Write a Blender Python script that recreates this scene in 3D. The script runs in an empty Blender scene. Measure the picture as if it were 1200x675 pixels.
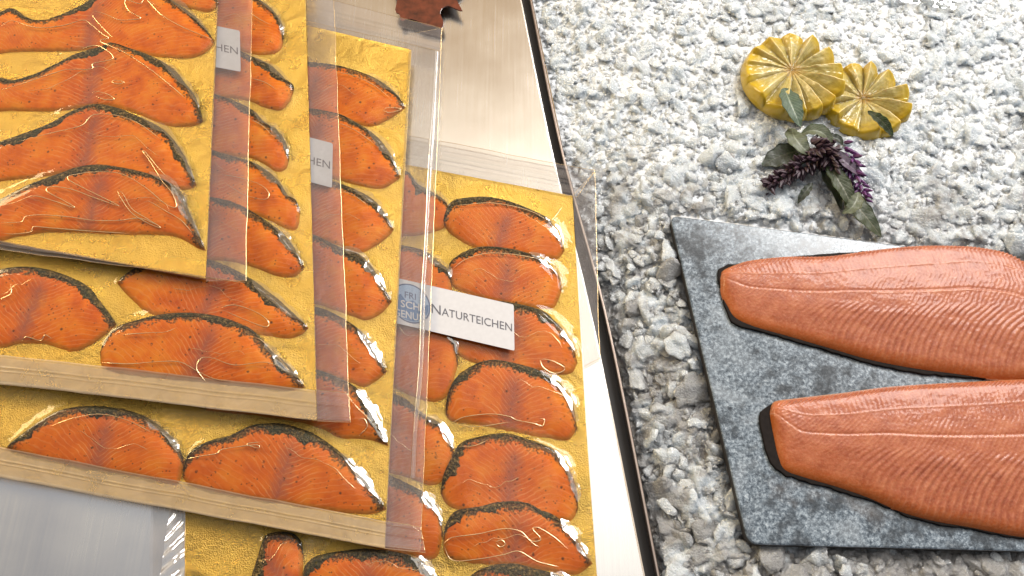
import bpy, math, random
import numpy as np
from mathutils import Vector

random.seed(5); rng = np.random.default_rng(5)
S = bpy.context.scene
COL = S.collection

# ------------------------------------------------------------------ camera
F = 950.0; TILT = math.radians(24); DIST = 0.42
CY, CZ = -DIST*math.sin(TILT), DIST*math.cos(TILT)
cam = bpy.data.objects.new('camera', bpy.data.cameras.new('camera'))
COL.objects.link(cam); S.camera = cam
cam.location = (0, CY, CZ); cam.rotation_euler = (TILT, 0, 0)
cam.data.sensor_width = 36; cam.data.lens = F/1200*36
cam.data.clip_start = 0.01; cam.data.clip_end = 50
MM = 0.001

def P(pts, z):
    """photo measurements -> points lying on the level z (metres)"""
    a = np.atleast_2d(np.asarray(pts, float))
    dx = (a[:, 0]-600)/F; dy = (337.5-a[:, 1])/F
    c, s = math.cos(TILT), math.sin(TILT)
    wy = dy*c + s; wz = dy*s - c
    z = np.broadcast_to(np.asarray(z, float), dx.shape)
    k = (z-CZ)/wz
    return np.stack([dx*k, CY+wy*k, z], 1)

# ------------------------------------------------------------------ numeric helpers
def _hash(i, j, seed):
    h = (i*374761393 + j*668265263 + seed*974711) & 0xffffffff
    h = ((h ^ (h >> 13))*1274126177) & 0xffffffff
    return ((h ^ (h >> 16)) & 0xffff)/65535.0
def vnoise(x, y, seed=0):
    x = np.asarray(x, float); y = np.asarray(y, float)
    i = np.floor(x).astype(np.int64); j = np.floor(y).astype(np.int64)
    fx = x-i; fy = y-j
    fx = fx*fx*(3-2*fx); fy = fy*fy*(3-2*fy)
    a = _hash(i, j, seed); b = _hash(i+1, j, seed); c = _hash(i, j+1, seed); d = _hash(i+1, j+1, seed)
    return (a*(1-fx)+b*fx)*(1-fy)+(c*(1-fx)+d*fx)*fy*1.0
def fbm(x, y, seed=0, o=3):
    r = 0; a = .5
    for k in range(o):
        r = r + a*(vnoise(x*2**k, y*2**k, seed+k*17)-.5); a *= .5
    return r
def curve(pts, n, closed=False):
    p = np.asarray(pts, float)
    if closed: q = np.vstack([p[-1:], p, p[:2]])
    else: q = np.vstack([2*p[0]-p[1], p, 2*p[-1]-p[-2]])
    out = []
    t = np.linspace(0, 1, 10, endpoint=False)[:, None]
    for i in range(len(q)-3):
        a, b, c, d = q[i:i+4]
        out.append(.5*((2*b)+(c-a)*t+(2*a-5*b+4*c-d)*t*t+(3*b-a-3*c+d)*t**3))
    o = np.vstack(out+[q[-2][None]])
    L = np.concatenate([[0], np.cumsum(np.linalg.norm(np.diff(o, axis=0), axis=1))])
    s = np.linspace(0, L[-1], n)
    return np.stack([np.interp(s, L, o[:, k]) for k in range(o.shape[1])], 1)
def poly_dist(x, y, poly):
    """distance to the outline of a closed polygon, and whether inside"""
    d = np.full(x.shape, 1e9); ins = np.zeros(x.shape, bool)
    n = len(poly)
    for k in range(n):
        x0, y0 = poly[k][:2]; x1, y1 = poly[(k+1) % n][:2]
        ex, ey = x1-x0, y1-y0; l = ex*ex+ey*ey+1e-18
        t = np.clip(((x-x0)*ex+(y-y0)*ey)/l, 0, 1)
        d = np.minimum(d, (x-x0-t*ex)**2+(y-y0-t*ey)**2)
        if y0 != y1:
            c = ((y0 > y) != (y1 > y)) & (x < ex*(y-y0)/(y1-y0)+x0)
            ins ^= c
    return np.sqrt(d), ins
def gblur(a, s):
    r = int(3*s)+1; k = np.exp(-.5*(np.arange(-r, r+1)/s)**2); k /= k.sum()
    for ax in (0, 1):
        p = np.pad(a, [(r, r) if i == ax else (0, 0) for i in (0, 1)], mode='edge')
        a = sum(k[i]*np.take(p, np.arange(i, i+a.shape[ax]), axis=ax) for i in range(2*r+1))
    return a

# ------------------------------------------------------------------ mesh helpers
def link(name, me, parent=None, mats=()):
    o = bpy.data.objects.new(name, me); COL.objects.link(o)
    for m in mats: me.materials.append(m)
    if parent: o.parent = parent
    return o
def mesh_np(name, V, Q, mats, parent=None, smooth=True, uv=None, attrs=None, mi=None):
    """V (n,3); Q (m,3 or 4) index array (or list of arrays)"""
    me = bpy.data.meshes.new(name)
    Qs = Q if isinstance(Q, list) else [Q]
    Qs = [np.asarray(q, np.int32) for q in Qs if len(q)]
    V = np.asarray(V, np.float32)
    me.vertices.add(len(V)); me.vertices.foreach_set('co', V.ravel())
    loops = np.concatenate([q.ravel() for q in Qs])
    tot = np.concatenate([np.full(len(q), q.shape[1], np.int32) for q in Qs])
    st = np.concatenate([[0], np.cumsum(tot)[:-1]]).astype(np.int32)
    me.loops.add(len(loops)); me.loops.foreach_set('vertex_index', loops)
    me.polygons.add(len(tot)); me.polygons.foreach_set('loop_start', st)
    try: me.polygons.foreach_set('loop_total', tot)
    except Exception: pass
    me.polygons.foreach_set('use_smooth', np.full(len(tot), smooth, bool))
    if mi is not None: me.polygons.foreach_set('material_index', np.asarray(mi, np.int32))
    if uv is not None:
        l = me.uv_layers.new(name='UVMap'); l.data.foreach_set('uv', np.asarray(uv, np.float32)[loops].ravel())
    for k, a in (attrs or {}).items():
        at = me.attributes.new(k, 'FLOAT', 'POINT'); at.data.foreach_set('value', np.asarray(a, np.float32).ravel())
    me.update(calc_edges=True); me.validate()
    return link(name, me, parent, mats)
def grid_faces(nu, nv, off=0):
    i, j = np.meshgrid(np.arange(nu-1), np.arange(nv-1), indexing='ij')
    a = (i*nv+j).ravel()+off
    return np.stack([a, a+nv, a+nv+1, a+1], 1)
def slab(name, outline, z0, z1, mat, parent=None, bevel=0.0, uv=False):
    """closed outline (list of xy, ccw or cw) extruded between z0 and z1 with a chamfered top"""
    o = np.asarray(outline, float)[:, :2]; n = len(o)
    area = .5*np.sum(o[:, 0]*np.roll(o[:, 1], -1)-np.roll(o[:, 0], -1)*o[:, 1])
    if area < 0: o = o[::-1]
    rings = [(0, z0), (0, z1-bevel)]
    if bevel:
        rings += [(bevel*.3, z1-bevel*.3), (bevel, z1)]
    t = np.roll(o, -1, 0)-np.roll(o, 1, 0); t /= np.linalg.norm(t, axis=1)[:, None]+1e-12
    nrm = np.stack([-t[:, 1], t[:, 0]], 1)
    me = bpy.data.meshes.new(name); V = []; Fc = []
    for ins, z in rings:
        for q in o+nrm*ins: V.append((q[0], q[1], z))
    for r in range(len(rings)-1):
        for i in range(n):
            j = (i+1) % n
            Fc.append((r*n+i, r*n+j, (r+1)*n+j, (r+1)*n+i))
    Fc.append(tuple(range((len(rings)-1)*n, len(rings)*n)))
    Fc.append(tuple(range(n))[::-1])
    me.from_pydata(V, [], Fc); me.update()
    return link(name, me, parent, [mat])
def rounded(pts, r, n=6):
    p = np.asarray(pts, float)[:, :2]; out = []
    m = len(p)
    for i in range(m):
        a, b, c = p[i-1], p[i], p[(i+1) % m]
        u = (a-b)/np.linalg.norm(a-b); v = (c-b)/np.linalg.norm(c-b)
        for t in np.linspace(0, 1, n):
            q0 = b+u*r*(1-t); q1 = b+v*r*t
            out.append((1-t)*(b+u*r*(1-t))+t*(b+v*r*t))
    return np.array(out)
def empty(name, loc, label=None, cat=None, group=None):
    o = bpy.data.objects.new(name, None); COL.objects.link(o); o.location = loc
    o.empty_display_size = .01
    return tag(o, label, cat, group)
def tag(o, label=None, cat=None, group=None, kind=None):
    if label: o['label'] = label
    if cat: o['category'] = cat
    if group: o['group'] = group
    if kind: o['kind'] = kind
    return o
def adopt(o, root):
    """parent o to root, leaving it where it was built"""
    o.parent = root
    o.matrix_parent_inverse = root.matrix_basis.inverted()
    return o

# ------------------------------------------------------------------ materials
class M:
    def __init__(s, name):
        s.m = bpy.data.materials.new(name); s.m.use_nodes = True
        s.t = s.m.node_tree; s.t.nodes.clear()
        s.out = s.t.nodes.new('ShaderNodeOutputMaterial')
    def n(s, typ, _in=None, **kw):
        x = s.t.nodes.new('ShaderNode'+typ)
        for k, v in kw.items(): setattr(x, k, v)
        for k, v in (_in or {}).items():
            if isinstance(v, bpy.types.NodeSocket): s.t.links.new(v, x.inputs[k])
            else: x.inputs[k].default_value = v
        return x
    def ramp(s, fac, stops, interp='LINEAR'):
        r = s.n('ValToRGB', {'Fac': fac}); cr = r.color_ramp; cr.interpolation = interp
        while len(cr.elements) < len(stops): cr.elements.new(.5)
        for e, (p, c) in zip(cr.elements, stops):
            e.position = p; e.color = (c, c, c, 1) if np.isscalar(c) else (*c, 1)
        return r.outputs[0]
    def mix(s, f, a, b, blend='MIX'):
        x = s.n('Mix', data_type='RGBA', blend_type=blend)
        for i, v in ((0, f), (6, a), (7, b)):
            if isinstance(v, bpy.types.NodeSocket): s.t.links.new(v, x.inputs[i])
            else: x.inputs[i].default_value = v if i == 0 else (*v, 1)
        return x.outputs[2]
    def math(s, op, a, b=0.0, c=0.0):
        x = s.n('Math', operation=op)
        for i, v in enumerate((a, b, c)):
            if isinstance(v, bpy.types.NodeSocket): s.t.links.new(v, x.inputs[i])
            else: x.inputs[i].default_value = v
        return x.outputs[0]
    def noise(s, scale, detail=3, vec=None, rough=.55, dist=0):
        d = {'Scale': scale, 'Detail': detail, 'Roughness': rough, 'Distortion': dist}
        if vec is not None: d['Vector'] = vec
        return s.n('TexNoise', d).outputs['Fac']
    def vor(s, scale, vec=None, feature='F1', out='Distance'):
        d = {'Scale': scale}
        if vec is not None: d['Vector'] = vec
        return s.n('TexVoronoi', d, feature=feature).outputs[out]
    def pos(s): return s.n('NewGeometry').outputs['Position']
    def obj(s): return s.n('TexCoord').outputs['Object']
    def uv(s): return s.n('TexCoord').outputs['UV']
    def attr(s, nme): return s.n('Attribute', attribute_name=nme).outputs['Fac']
    def scaled(s, v, sc, rot=(0, 0, 0)):
        return s.n('Mapping', {'Vector': v, 'Scale': sc, 'Rotation': rot}).outputs[0]
    def bump(s, h, dist, strength=1.0, nrm=None):
        d = {'Height': h, 'Distance': dist, 'Strength': strength}
        if nrm is not None: d['Normal'] = nrm
        return s.n('Bump', d).outputs[0]
    def bsdf(s, **kw):
        nm = {'color': 'Base Color', 'rough': 'Roughness', 'metal': 'Metallic', 'normal': 'Normal', 'ior': 'IOR',
              'trans': 'Transmission Weight', 'sss': 'Subsurface Weight', 'sssr': 'Subsurface Radius', 'ssss': 'Subsurface Scale',
              'coat': 'Coat Weight', 'coatr': 'Coat Roughness', 'coatn': 'Coat Normal', 'spec': 'Specular IOR Level', 'aniso': 'Anisotropic',
              'sheen': 'Sheen Weight'}
        d = {}
        for k, v in kw.items():
            if k == 'color' and isinstance(v, tuple): v = (*v, 1)
            d[nm[k]] = v
        return s.n('BsdfPrincipled', d).outputs[0]
    def done(s, sh):
        s.t.links.new(sh, s.out.inputs['Surface']); return s.m

def mat_steel():
    m = M('brushed_steel'); v = m.pos()
    a = m.noise(1.0, 4, m.scaled(v, (900, 14, 900), (0, 0, -.2)))
    b = m.noise(22, 3, v)
    rough = m.math('ADD', m.math('MULTIPLY', a, .12), m.math('ADD', m.math('MULTIPLY', b, .14), .12))
    col = m.mix(m.ramp(b, [(.3, 0), (.7, 1)]), (.70, .69, .68), (.78, .77, .75))
    return m.done(m.bsdf(color=col, metal=1.0, rough=rough, normal=m.bump(a, .00004, .5)))
def mat_dark_steel():
    m = M('dull_steel_rim'); a = m.noise(300, 3, m.pos())
    return m.done(m.bsdf(color=m.mix(a, (.28, .22, .19), (.42, .36, .32)), metal=1.0, rough=.32))
def mat_black():
    m = M('black_seam')
    return m.done(m.bsdf(color=(.02, .017, .016), rough=.6))
def mat_gold():
    m = M('gold_foil_card'); v = m.pos()
    b = m.vor(1900, v); n = m.noise(1500, 4, v); w = m.noise(60, 3, v)
    weave = m.noise(1.0, 2, m.scaled(v, (2600, 260, 1)))
    col = m.mix(w, (.54, .345, .06), (.68, .46, .105))
    h = m.math('ADD', m.math('MULTIPLY', n, 1.0), m.math('MULTIPLY', weave, .5))
    h = m.math('ADD', m.math('ADD', h, m.math('MULTIPLY', b, .15)), m.math('MULTIPLY', m.noise(55, 3, v, .5, .5), 5.0))
    return m.done(m.bsdf(color=col, metal=1.0, rough=m.ramp(w, [(.3, .22), (.7, .36)]), normal=m.bump(h, .0006, .9)))
def mat_flesh():
    m = M('cured_salmon'); uv = m.uv(); v = m.pos()
    sx = m.n('SeparateXYZ', {'Vector': uv}); U, W = sx.outputs[0], sx.outputs[1]      # U: mm from centre, W: mm below the crust
    e = m.attr('edge'); tone = m.attr('tone')
    au = m.math('ABSOLUTE', U)
    n = m.noise(90, 3, v); n2 = m.noise(380, 4, v)
    s = m.math('ADD', m.math('MULTIPLY', au, .75), m.math('MULTIPLY', W, .8))
    s = m.math('ADD', s, m.math('MULTIPLY', n, 5.0))
    wv = m.math('SINE', m.math('MULTIPLY', s, 3.0))
    line = m.ramp(wv, [(.5, 0), (.99, 1)])
    amp = m.ramp(m.noise(130, 2, v), [(.36, 0.1), (.58, .9)])
    base = m.ramp(n, [(.26, (.56, .085, .003)), (.5, (.78, .165, .004)), (.74, (.86, .27, .016))])
    base = m.mix(m.ramp(m.math('ADD', m.math('MULTIPLY', au, .034), m.math('MULTIPLY', m.math('SUBTRACT', n2, .5), .5)), [(.1, .45), (.6, 0)]), base, (.58, .085, .014))
    base = m.mix(m.math('MULTIPLY', tone, .6), base, (.60, .13, .02))
    base = m.mix(m.math('MULTIPLY', m.math('MULTIPLY', m.math('MULTIPLY', line, amp), m.ramp(m.math('MULTIPLY', au, .05), [(.1, 1), (.9, .4)])), .58), base, (.86, .40, .14))
    # the greyish-violet seam in the middle of every slice
    seam = m.math('MULTIPLY', m.ramp(m.math('ADD', m.math('MULTIPLY', au, .075), m.math('MULTIPLY', n2, .6)), [(.2, 1), (.8, 0)]),
                  m.ramp(m.math('MULTIPLY', W, .06), [(.1, 0), (.75, .95)]))
    base = m.mix(seam, base, (.37, .105, .06))
    base = m.mix(m.ramp(e, [(0, .75), (.5, .0)]), base, (.78, .32, .03))
    spk = m.vor(520, v); big = m.vor(170, v)
    f1 = m.math('MULTIPLY', m.ramp(spk, [(.13, 1), (.24, 0)]), m.ramp(m.math('ADD', m.noise(200, 2, v), m.ramp(m.math('MULTIPLY', W, .1), [(.0, .14), (.5, 0)])), [(.525, 0), (.57, 1)]))
    f2 = m.math('MULTIPLY', m.ramp(big, [(.09, 1), (.15, 0)]), m.ramp(m.noise(600, 3, v), [(.42, 0), (.5, 1)]))
    base = m.mix(m.math('MULTIPLY', m.math('MAXIMUM', f1, f2), .8), base, (.05, .03, .012))
    dn = m.noise(800, 4, v, .7); f3 = m.math('SUBTRACT', m.math('ADD', dn, m.math('MULTIPLY', m.noise(170, 2, v), .5)), m.math('MULTIPLY', W, .075))
    dc = m.ramp(m.noise(1100, 3, v), [(.38, (.016, .011, .005)), (.52, (.07, .042, .014)), (.64, (.30, .16, .045))])
    base = m.mix(m.ramp(f3, [(.40, 0), (.48, .95)]), base, dc)
    h = m.math('ADD', m.math('MULTIPLY', n2, .5), m.math('MULTIPLY', line, .25))
    solid = m.bsdf(color=base, rough=.42, spec=.12, normal=m.bump(h, .0003, .4))
    thin = m.n('BsdfTransparent', {'Color': (1, .62, .22, 1)}).outputs[0]
    return m.done(m.n('MixShader', {0: m.ramp(m.math('ADD', e, m.math('MULTIPLY', m.math('SUBTRACT', n2, .5), .5)), [(0, .45), (.55, 1)]), 1: thin, 2: solid}).outputs[0])
def mat_crust():
    m = M('dill_crust'); v = m.pos()
    a = m.vor(1000, v); n = m.noise(700, 5, v, .7); lo = m.noise(120, 2, v)
    c = m.ramp(n, [(.36, (.012, .009, .004)), (.47, (.050, .034, .012)), (.56, (.15, .095, .032)), (.66, (.40, .26, .09))])
    c = m.mix(m.ramp(lo, [(.45, 0), (.65, .6)]), c, (.035, .045, .022))
    return m.done(m.bsdf(color=c, rough=.6, spec=.2, normal=m.bump(m.math('ADD', a, n), .0008, .9)))
def mat_film(name, milk, tint, gl=.10, rough=.06, wr=.0006, trans=.97):
    m = M(name); v = m.pos()
    w1 = m.noise(60, 3, v, .6, 1.2); w2 = m.noise(1.0, 2, m.scaled(v, (160, 60, 100)))
    nrm = m.bump(m.math('ADD', w1, m.math('MULTIPLY', w2, .5)), wr, .6)
    tr = m.n('BsdfTransparent', {'Color': (trans, trans, trans*.99, 1)}).outputs[0]
    df = m.n('BsdfDiffuse', {'Color': (*tint, 1), 'Normal': nrm}).outputs[0]
    tl = m.n('BsdfTranslucent', {'Color': (*tint, 1)}).outputs[0]
    dd = m.n('MixShader', {0: .35, 1: df, 2: tl}).outputs[0]
    x = m.n('MixShader', {0: m.math('MULTIPLY', m.ramp(w1, [(.3, .8), (.7, 1.2)]), milk), 1: tr, 2: dd}).outputs[0]
    gs = m.n('BsdfGlossy', {'Color': (1, 1, 1, 1), 'Roughness': rough, 'Normal': nrm}).outputs[0]
    fr = m.n('Fresnel', {'IOR': 1.45, 'Normal': nrm}).outputs[0]
    f = m.math('ADD', m.math('MULTIPLY', fr, .5), gl-.035)
    return m.done(m.n('MixShader', {0: f, 1: x, 2: gs}).outputs[0])
def mat_glint():
    m = M('film_glint_line')  # golden colour for reflection lines that are modelled as tubes on the film
    gs = m.n('BsdfGlossy', {'Color': (1, .80, .50, 1), 'Roughness': .25}).outputs[0]
    tr = m.n('BsdfTransparent', {'Color': (1, .95, .86, 1)}).outputs[0]
    return m.done(m.n('MixShader', {0: .78, 1: tr, 2: gs}).outputs[0])
def mat_plain(name, c, rough=.5, **k):
    m = M(name); n = m.noise(400, 3, m.pos())
    return m.done(m.bsdf(color=m.mix(n, tuple(x*.9 for x in c), tuple(min(1, x*1.08) for x in c)), rough=rough, **k))
def mat_ice():
    m = M('crushed_ice_grain'); v = m.pos(); fr = m.attr('frost')
    n = m.noise(700, 4, v, .65); b = m.noise(160, 3, v); vo = m.vor(900, v)
    h = m.math('ADD', n, m.math('MULTIPLY', vo, .6))
    nr = m.bump(h, .0014, .75)
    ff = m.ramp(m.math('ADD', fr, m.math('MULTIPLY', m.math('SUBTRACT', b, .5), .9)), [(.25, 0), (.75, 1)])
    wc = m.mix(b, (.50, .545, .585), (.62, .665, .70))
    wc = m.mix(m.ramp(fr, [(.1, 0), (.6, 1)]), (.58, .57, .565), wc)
    white = m.bsdf(color=wc, rough=.08, normal=nr, ior=1.6, sss=1.0, sssr=(1, 1.03, 1.06), ssss=.0058)
    ct = m.n('MixShader', {0: .32, 1: m.n('BsdfTransparent', {'Color': (.93, .91, .89, 1)}).outputs[0], 2: m.n('BsdfTranslucent', {'Color': (.90, .885, .875, 1), 'Normal': nr}).outputs[0]}).outputs[0]
    cd = m.n('MixShader', {0: .16, 1: ct, 2: m.n('BsdfDiffuse', {'Color': (.74, .745, .75, 1), 'Normal': nr}).outputs[0]}).outputs[0]
    clear = m.n('MixShader', {0: m.n('Fresnel', {'IOR': 1.55, 'Normal': nr}).outputs[0], 1: cd, 2: m.n('BsdfGlossy', {'Color': (1, 1, 1, 1), 'Roughness': .12, 'Normal': nr}).outputs[0]}).outputs[0]
    return m.done(m.n('MixShader', {0: m.math('ADD', m.math('MULTIPLY', ff, .66), .26), 1: clear, 2: white}).outputs[0])
def mat_meltwater():
    m = M('packed_wet_ice'); v = m.pos(); n = m.noise(120, 4, v, .6); vo = m.vor(260, v)
    up = m.attr('frost')
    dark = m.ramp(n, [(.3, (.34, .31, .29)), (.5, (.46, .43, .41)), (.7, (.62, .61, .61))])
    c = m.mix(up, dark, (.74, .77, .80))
    return m.done(m.bsdf(color=c, rough=.22, normal=m.bump(m.math('ADD', m.math('ADD', n, vo), m.noise(600, 4, v, .7)), .002, .7), ior=1.31))
def mat_slate():
    m = M('speckled_stone_glass'); v = m.pos()
    n = m.noise(640, 5, v, .74, .4); n2 = m.noise(130, 4, v, .6, .3); big = m.noise(24, 4, v, .6, .6); patch = m.noise(17, 4, m.scaled(v, (1, 1, 1), (0, 0, .5)))
    c = m.ramp(n, [(.36, (.032, .046, .066)), (.48, (.115, .148, .185)), (.57, (.225, .275, .33)), (.69, (.44, .50, .56))])
    dk = m.ramp(m.math('ADD', m.math('MULTIPLY', n2, .5), m.math('MULTIPLY', big, .5)), [(.42, .8), (.53, 0)])
    c = m.mix(dk, c, (.022, .027, .034))
    c = m.mix(m.math('MULTIPLY', m.ramp(big, [(.55, 0), (.68, 1)]), .35), c, (.36, .40, .44))
    c = m.mix(m.math('MULTIPLY', m.ramp(patch, [(.62, 0), (.70, 1)]), .4), c, (.16, .12, .09))
    return m.done(m.bsdf(color=c, rough=m.ramp(n2, [(.3, .12), (.7, .26)]), normal=m.bump(n, .00004, .2), coat=.3, coatr=.16, spec=.35))
def mat_fillet():
    m = M('raw_trout_flesh'); v = m.pos(); st = m.attr('stripe'); fat = m.attr('fat'); rim = m.attr('rim'); line = m.attr('pale')
    n = m.noise(160, 4, v); n2 = m.noise(900, 4, v, .65)
    c = m.ramp(n, [(.3, (.27, .060, .020)), (.5, (.335, .086, .031)), (.7, (.40, .125, .052))])
    c = m.mix(m.math('MULTIPLY', st, .62), c, (.20, .038, .016))
    c = m.mix(m.math('MULTIPLY', fat, .75), c, (.40, .092, .006))
    c = m.mix(m.math('MULTIPLY', line, .5), c, (.62, .34, .24))
    c = m.mix(m.math('MULTIPLY', m.ramp(n2, [(.45, 0), (.75, 1)]), .3), c, (.58, .26, .13))  # pale flecks put the wet flesh's tiny highlights into its colour
    c = m.mix(m.math('MULTIPLY', rim, .7), c, (.36, .22, .10))
    return m.done(m.bsdf(color=c, rough=.46, spec=.3, sss=.2, sssr=(.004, .0014, .0008), ssss=1.0, coat=.22, coatr=.12,
                         normal=m.bump(m.math('ADD', m.math('ADD', n2, m.noise(330, 3, v)), m.math('MULTIPLY', st, -.3)), .00026, .5)))
def mat_skin():
    m = M('dark_fish_skin'); v = m.pos(); n = m.noise(500, 4, v)
    return m.done(m.bsdf(color=m.mix(n, (.006, .005, .005), (.022, .017, .015)), rough=.6, spec=.06))
def mat_lemon():
    m = M('carved_lemon'); v = m.pos(); r = m.attr('radial'); rd = m.attr('ridge'); ct = m.attr('cut')
    n = m.noise(350, 4, v); w = m.noise(90, 3, v)
    fl = m.mix(n, (.26, .20, .045), (.47, .385, .13))
    fl = m.mix(m.math('MULTIPLY', rd, .6), fl, (.70, .60, .32))
    c = m.mix(m.ramp(m.math('ADD', r, m.math('MULTIPLY', w, .2)), [(.72, 0), (1.02, 1)]), fl, (.50, .34, .016))
    c = m.mix(m.ramp(m.math('ADD', r, m.math('MULTIPLY', n, .16)), [(.14, .8), (.32, 0)]), c, (.40, .23, .06))
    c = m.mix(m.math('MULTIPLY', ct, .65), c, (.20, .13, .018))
    return m.done(m.bsdf(color=c, rough=.3, sss=.25, sssr=(.003, .002, .0006), ssss=1.0, coat=.3, coatr=.1,
                         normal=m.bump(n, .0006, .5)))
def mat_leaf(name, a, b, vein):
    m = M(name); sx = m.n('SeparateXYZ', {'Vector': m.uv()}); U, W = sx.outputs[0], sx.outputs[1]
    v = m.pos(); n = m.noise(500, 3, v)
    aw = m.math('ABSOLUTE', m.math('SUBTRACT', W, .5))
    mid = m.ramp(aw, [(.0, 1), (.05, 0)])
    side = m.math('SINE', m.math('MULTIPLY', m.math('SUBTRACT', U, m.math('MULTIPLY', aw, .5)), 70))
    sv = m.ramp(side, [(.85, 0), (.98, .45)])
    c = m.mix(n, a, b)
    c = m.mix(m.math('MAXIMUM', mid, sv), c, vein)
    return m.done(m.bsdf(color=c, rough=.42, normal=m.bump(m.math('ADD', n, sv), .0004, .6), sss=.08, sssr=(.001, .002, .0005), ssss=1.0))
def mat_floret(name, a, b):
    m = M(name); n = m.noise(600, 3, m.pos())
    return m.done(m.bsdf(color=m.mix(m.ramp(n, [(.35, 0), (.65, 1)]), a, b), rough=.5))
def mat_brownleaf():
    m = M('dark_red_leaf'); v = m.pos(); n = m.noise(150, 4, v); vn = m.noise(1.0, 3, m.scaled(v, (500, 60, 1), (0, 0, .2)))
    c = m.ramp(n, [(.3, (.045, .012, .008)), (.7, (.15, .035, .018))])
    return m.done(m.bsdf(color=c, rough=.22, coat=.4, normal=m.bump(vn, .0005, .5)))
def mat_glass():
    return mat_film('clear_plastic', .12, (.85, .87, .88), .06, .05, .0001)

STEEL, RIM, BLACK, GOLD, FLESH, CRUST = mat_steel(), mat_dark_steel(), mat_black(), mat_gold(), mat_flesh(), mat_crust()
FILM = mat_film('vacuum_film', .015, (.9, .85, .82), .035, .07, .0003)
FLANGE = mat_film('film_margin', .125, (.80, .72, .74), .05, .16, .0003, .92)  # mauve milk tint paints in a veil of reflected sky
STRIP = mat_film('folded_film_seal', .36, (.92, .70, .45), .075, .22, .0002, .9)
GLINT = mat_glint()
FOLD = mat_film('crumpled_film', .02, (.9, .80, .78), .24, .16, .0002, .95)
PAPER = mat_plain('white_sticker_paper', (.53, .53, .555), .55)
INK = mat_plain('grey_ink', (.10, .10, .12), .5)
BLUE = mat_plain('blue_emblem_ink', (.035, .13, .30), .45)
NAVY = mat_plain('navy_emblem_ink', (.02, .06, .16), .45)
PALEBLUE = mat_plain('pale_blue_emblem_ink', (.24, .36, .54), .45)
ICE, WET, SLATE, FILLET, SKIN, LEMON = mat_ice(), mat_meltwater(), mat_slate(), mat_fillet(), mat_skin(), mat_lemon()
L_DARK = mat_leaf('dark_sage', (.016, .021, .013), (.032, .040, .025), (.06, .065, .045))
L_PALE = mat_leaf('pale_sage', (.065, .078, .045), (.115, .128, .08), (.18, .195, .13))
L_GREEN = mat_leaf('green_sage', (.022, .032, .012), (.042, .056, .024), (.13, .13, .08))
L_BLUE = mat_leaf('bluish_green_leaf', (.045, .075, .05), (.085, .125, .085), (.2, .24, .16))
L_PURP = mat_leaf('purple_bract', (.065, .042, .070), (.11, .075, .115), (.16, .12, .16))
FL_DARK = mat_floret('dark_calyx', (.022, .011, .017), (.060, .026, .042))
FL_PURP = mat_floret('purple_petal', (.05, .012, .065), (.15, .035, .17))
BROWN, GLASS = mat_brownleaf(), mat_glass()

# ------------------------------------------------------------------ counter, seam, ice tray
E1 = np.array([(600, -60), (612, 0), (649, 180), (697, 380), (757, 675), (772, 750)], float)   # edge of the steel counter
E2 = np.array([(609, -60), (621, 0), (658, 180), (711, 380), (770, 675), (785, 750)], float)   # rim of the ice tray

def sheet_poly(name, right, xleft, z0, z1, mat, bevel):
    r = P(right, z1)[:, :2]
    o = np.vstack([r, [[xleft, r[-1, 1]], [xleft, r[0, 1]]]])
    return slab(name, o, z0, z1, mat, None, bevel)
r = curve(E1, 24)
tag(sheet_poly('steel_counter', r, -.42, -.02, 0.0, STEEL, .0012), kind='structure')
# black strip put in for the shade of the gap
a = P(curve(E1, 24), -.006)[:, :2]-[.002, 0]; b = P(curve(E2, 24), -.006)[:, :2]+[.0015, 0]
tag(slab('gap_shade_strip', np.vstack([a, b[::-1]]), -.02, -.006, BLACK, None), 'black strip for the shade in the gap between the steel counter and the ice tray', 'seam')
a = P(curve(E2, 24), -.0005)[:, :2]
tray = tag(slab('ice_tray_rim', np.vstack([a, (a+[.0012, 0])[::-1]]), -.02, -.0005, RIM, None, .0003),
           'thin metal rim of the ice tray beside the steel counter', 'tray')

# ------------------------------------------------------------------ crushed ice
SLATE_PX = [(785, 252), (1360, 327), (1360, 650), (877, 638)]
def ice_level(px, py):
    """height of the ice in metres over the photographed ground"""
    e = np.interp(py, E2[:, 1], E2[:, 0])
    k = np.clip((px-e)/110, 0, 1); top = np.clip((420-py)/420, 0, 1)
    d, ins = poly_dist(np.asarray(px, float), np.asarray(py, float), SLATE_PX)
    dip = np.where(ins, 0, np.clip(1-d/16, 0, 1))*np.clip((py-240)/60, 0, 1)
    return -.0035*dip-.0085 + .0075*k + .003*top + .004*fbm(px/70, py/70, 3)
nx, ny = 520, 620
gx, gy = np.meshgrid(np.linspace(0, 1, nx), np.linspace(-70, 760, ny), indexing='ij')
e = np.interp(gy, E2[:, 1], E2[:, 0])+3
gx = e+(1340-e)*gx
lv = ice_level(gx, gy)-.0006+.0014*np.clip((430-gy)/250, 0, 1)+.003*fbm(gx/14, gy/14, 9)+.0022*fbm(gx/4.2, gy/4.2, 19, 2)-.0012*np.abs(fbm(gx/9, gy/9, 29, 2))*2
V = P(np.stack([gx.ravel(), gy.ravel()], 1), lv.ravel())
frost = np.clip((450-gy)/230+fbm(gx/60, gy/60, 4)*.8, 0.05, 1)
bed = mesh_np('crushed_ice', V, grid_faces(nx, ny)[:, ::-1], [WET], attrs={'frost': frost.ravel()})

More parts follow.
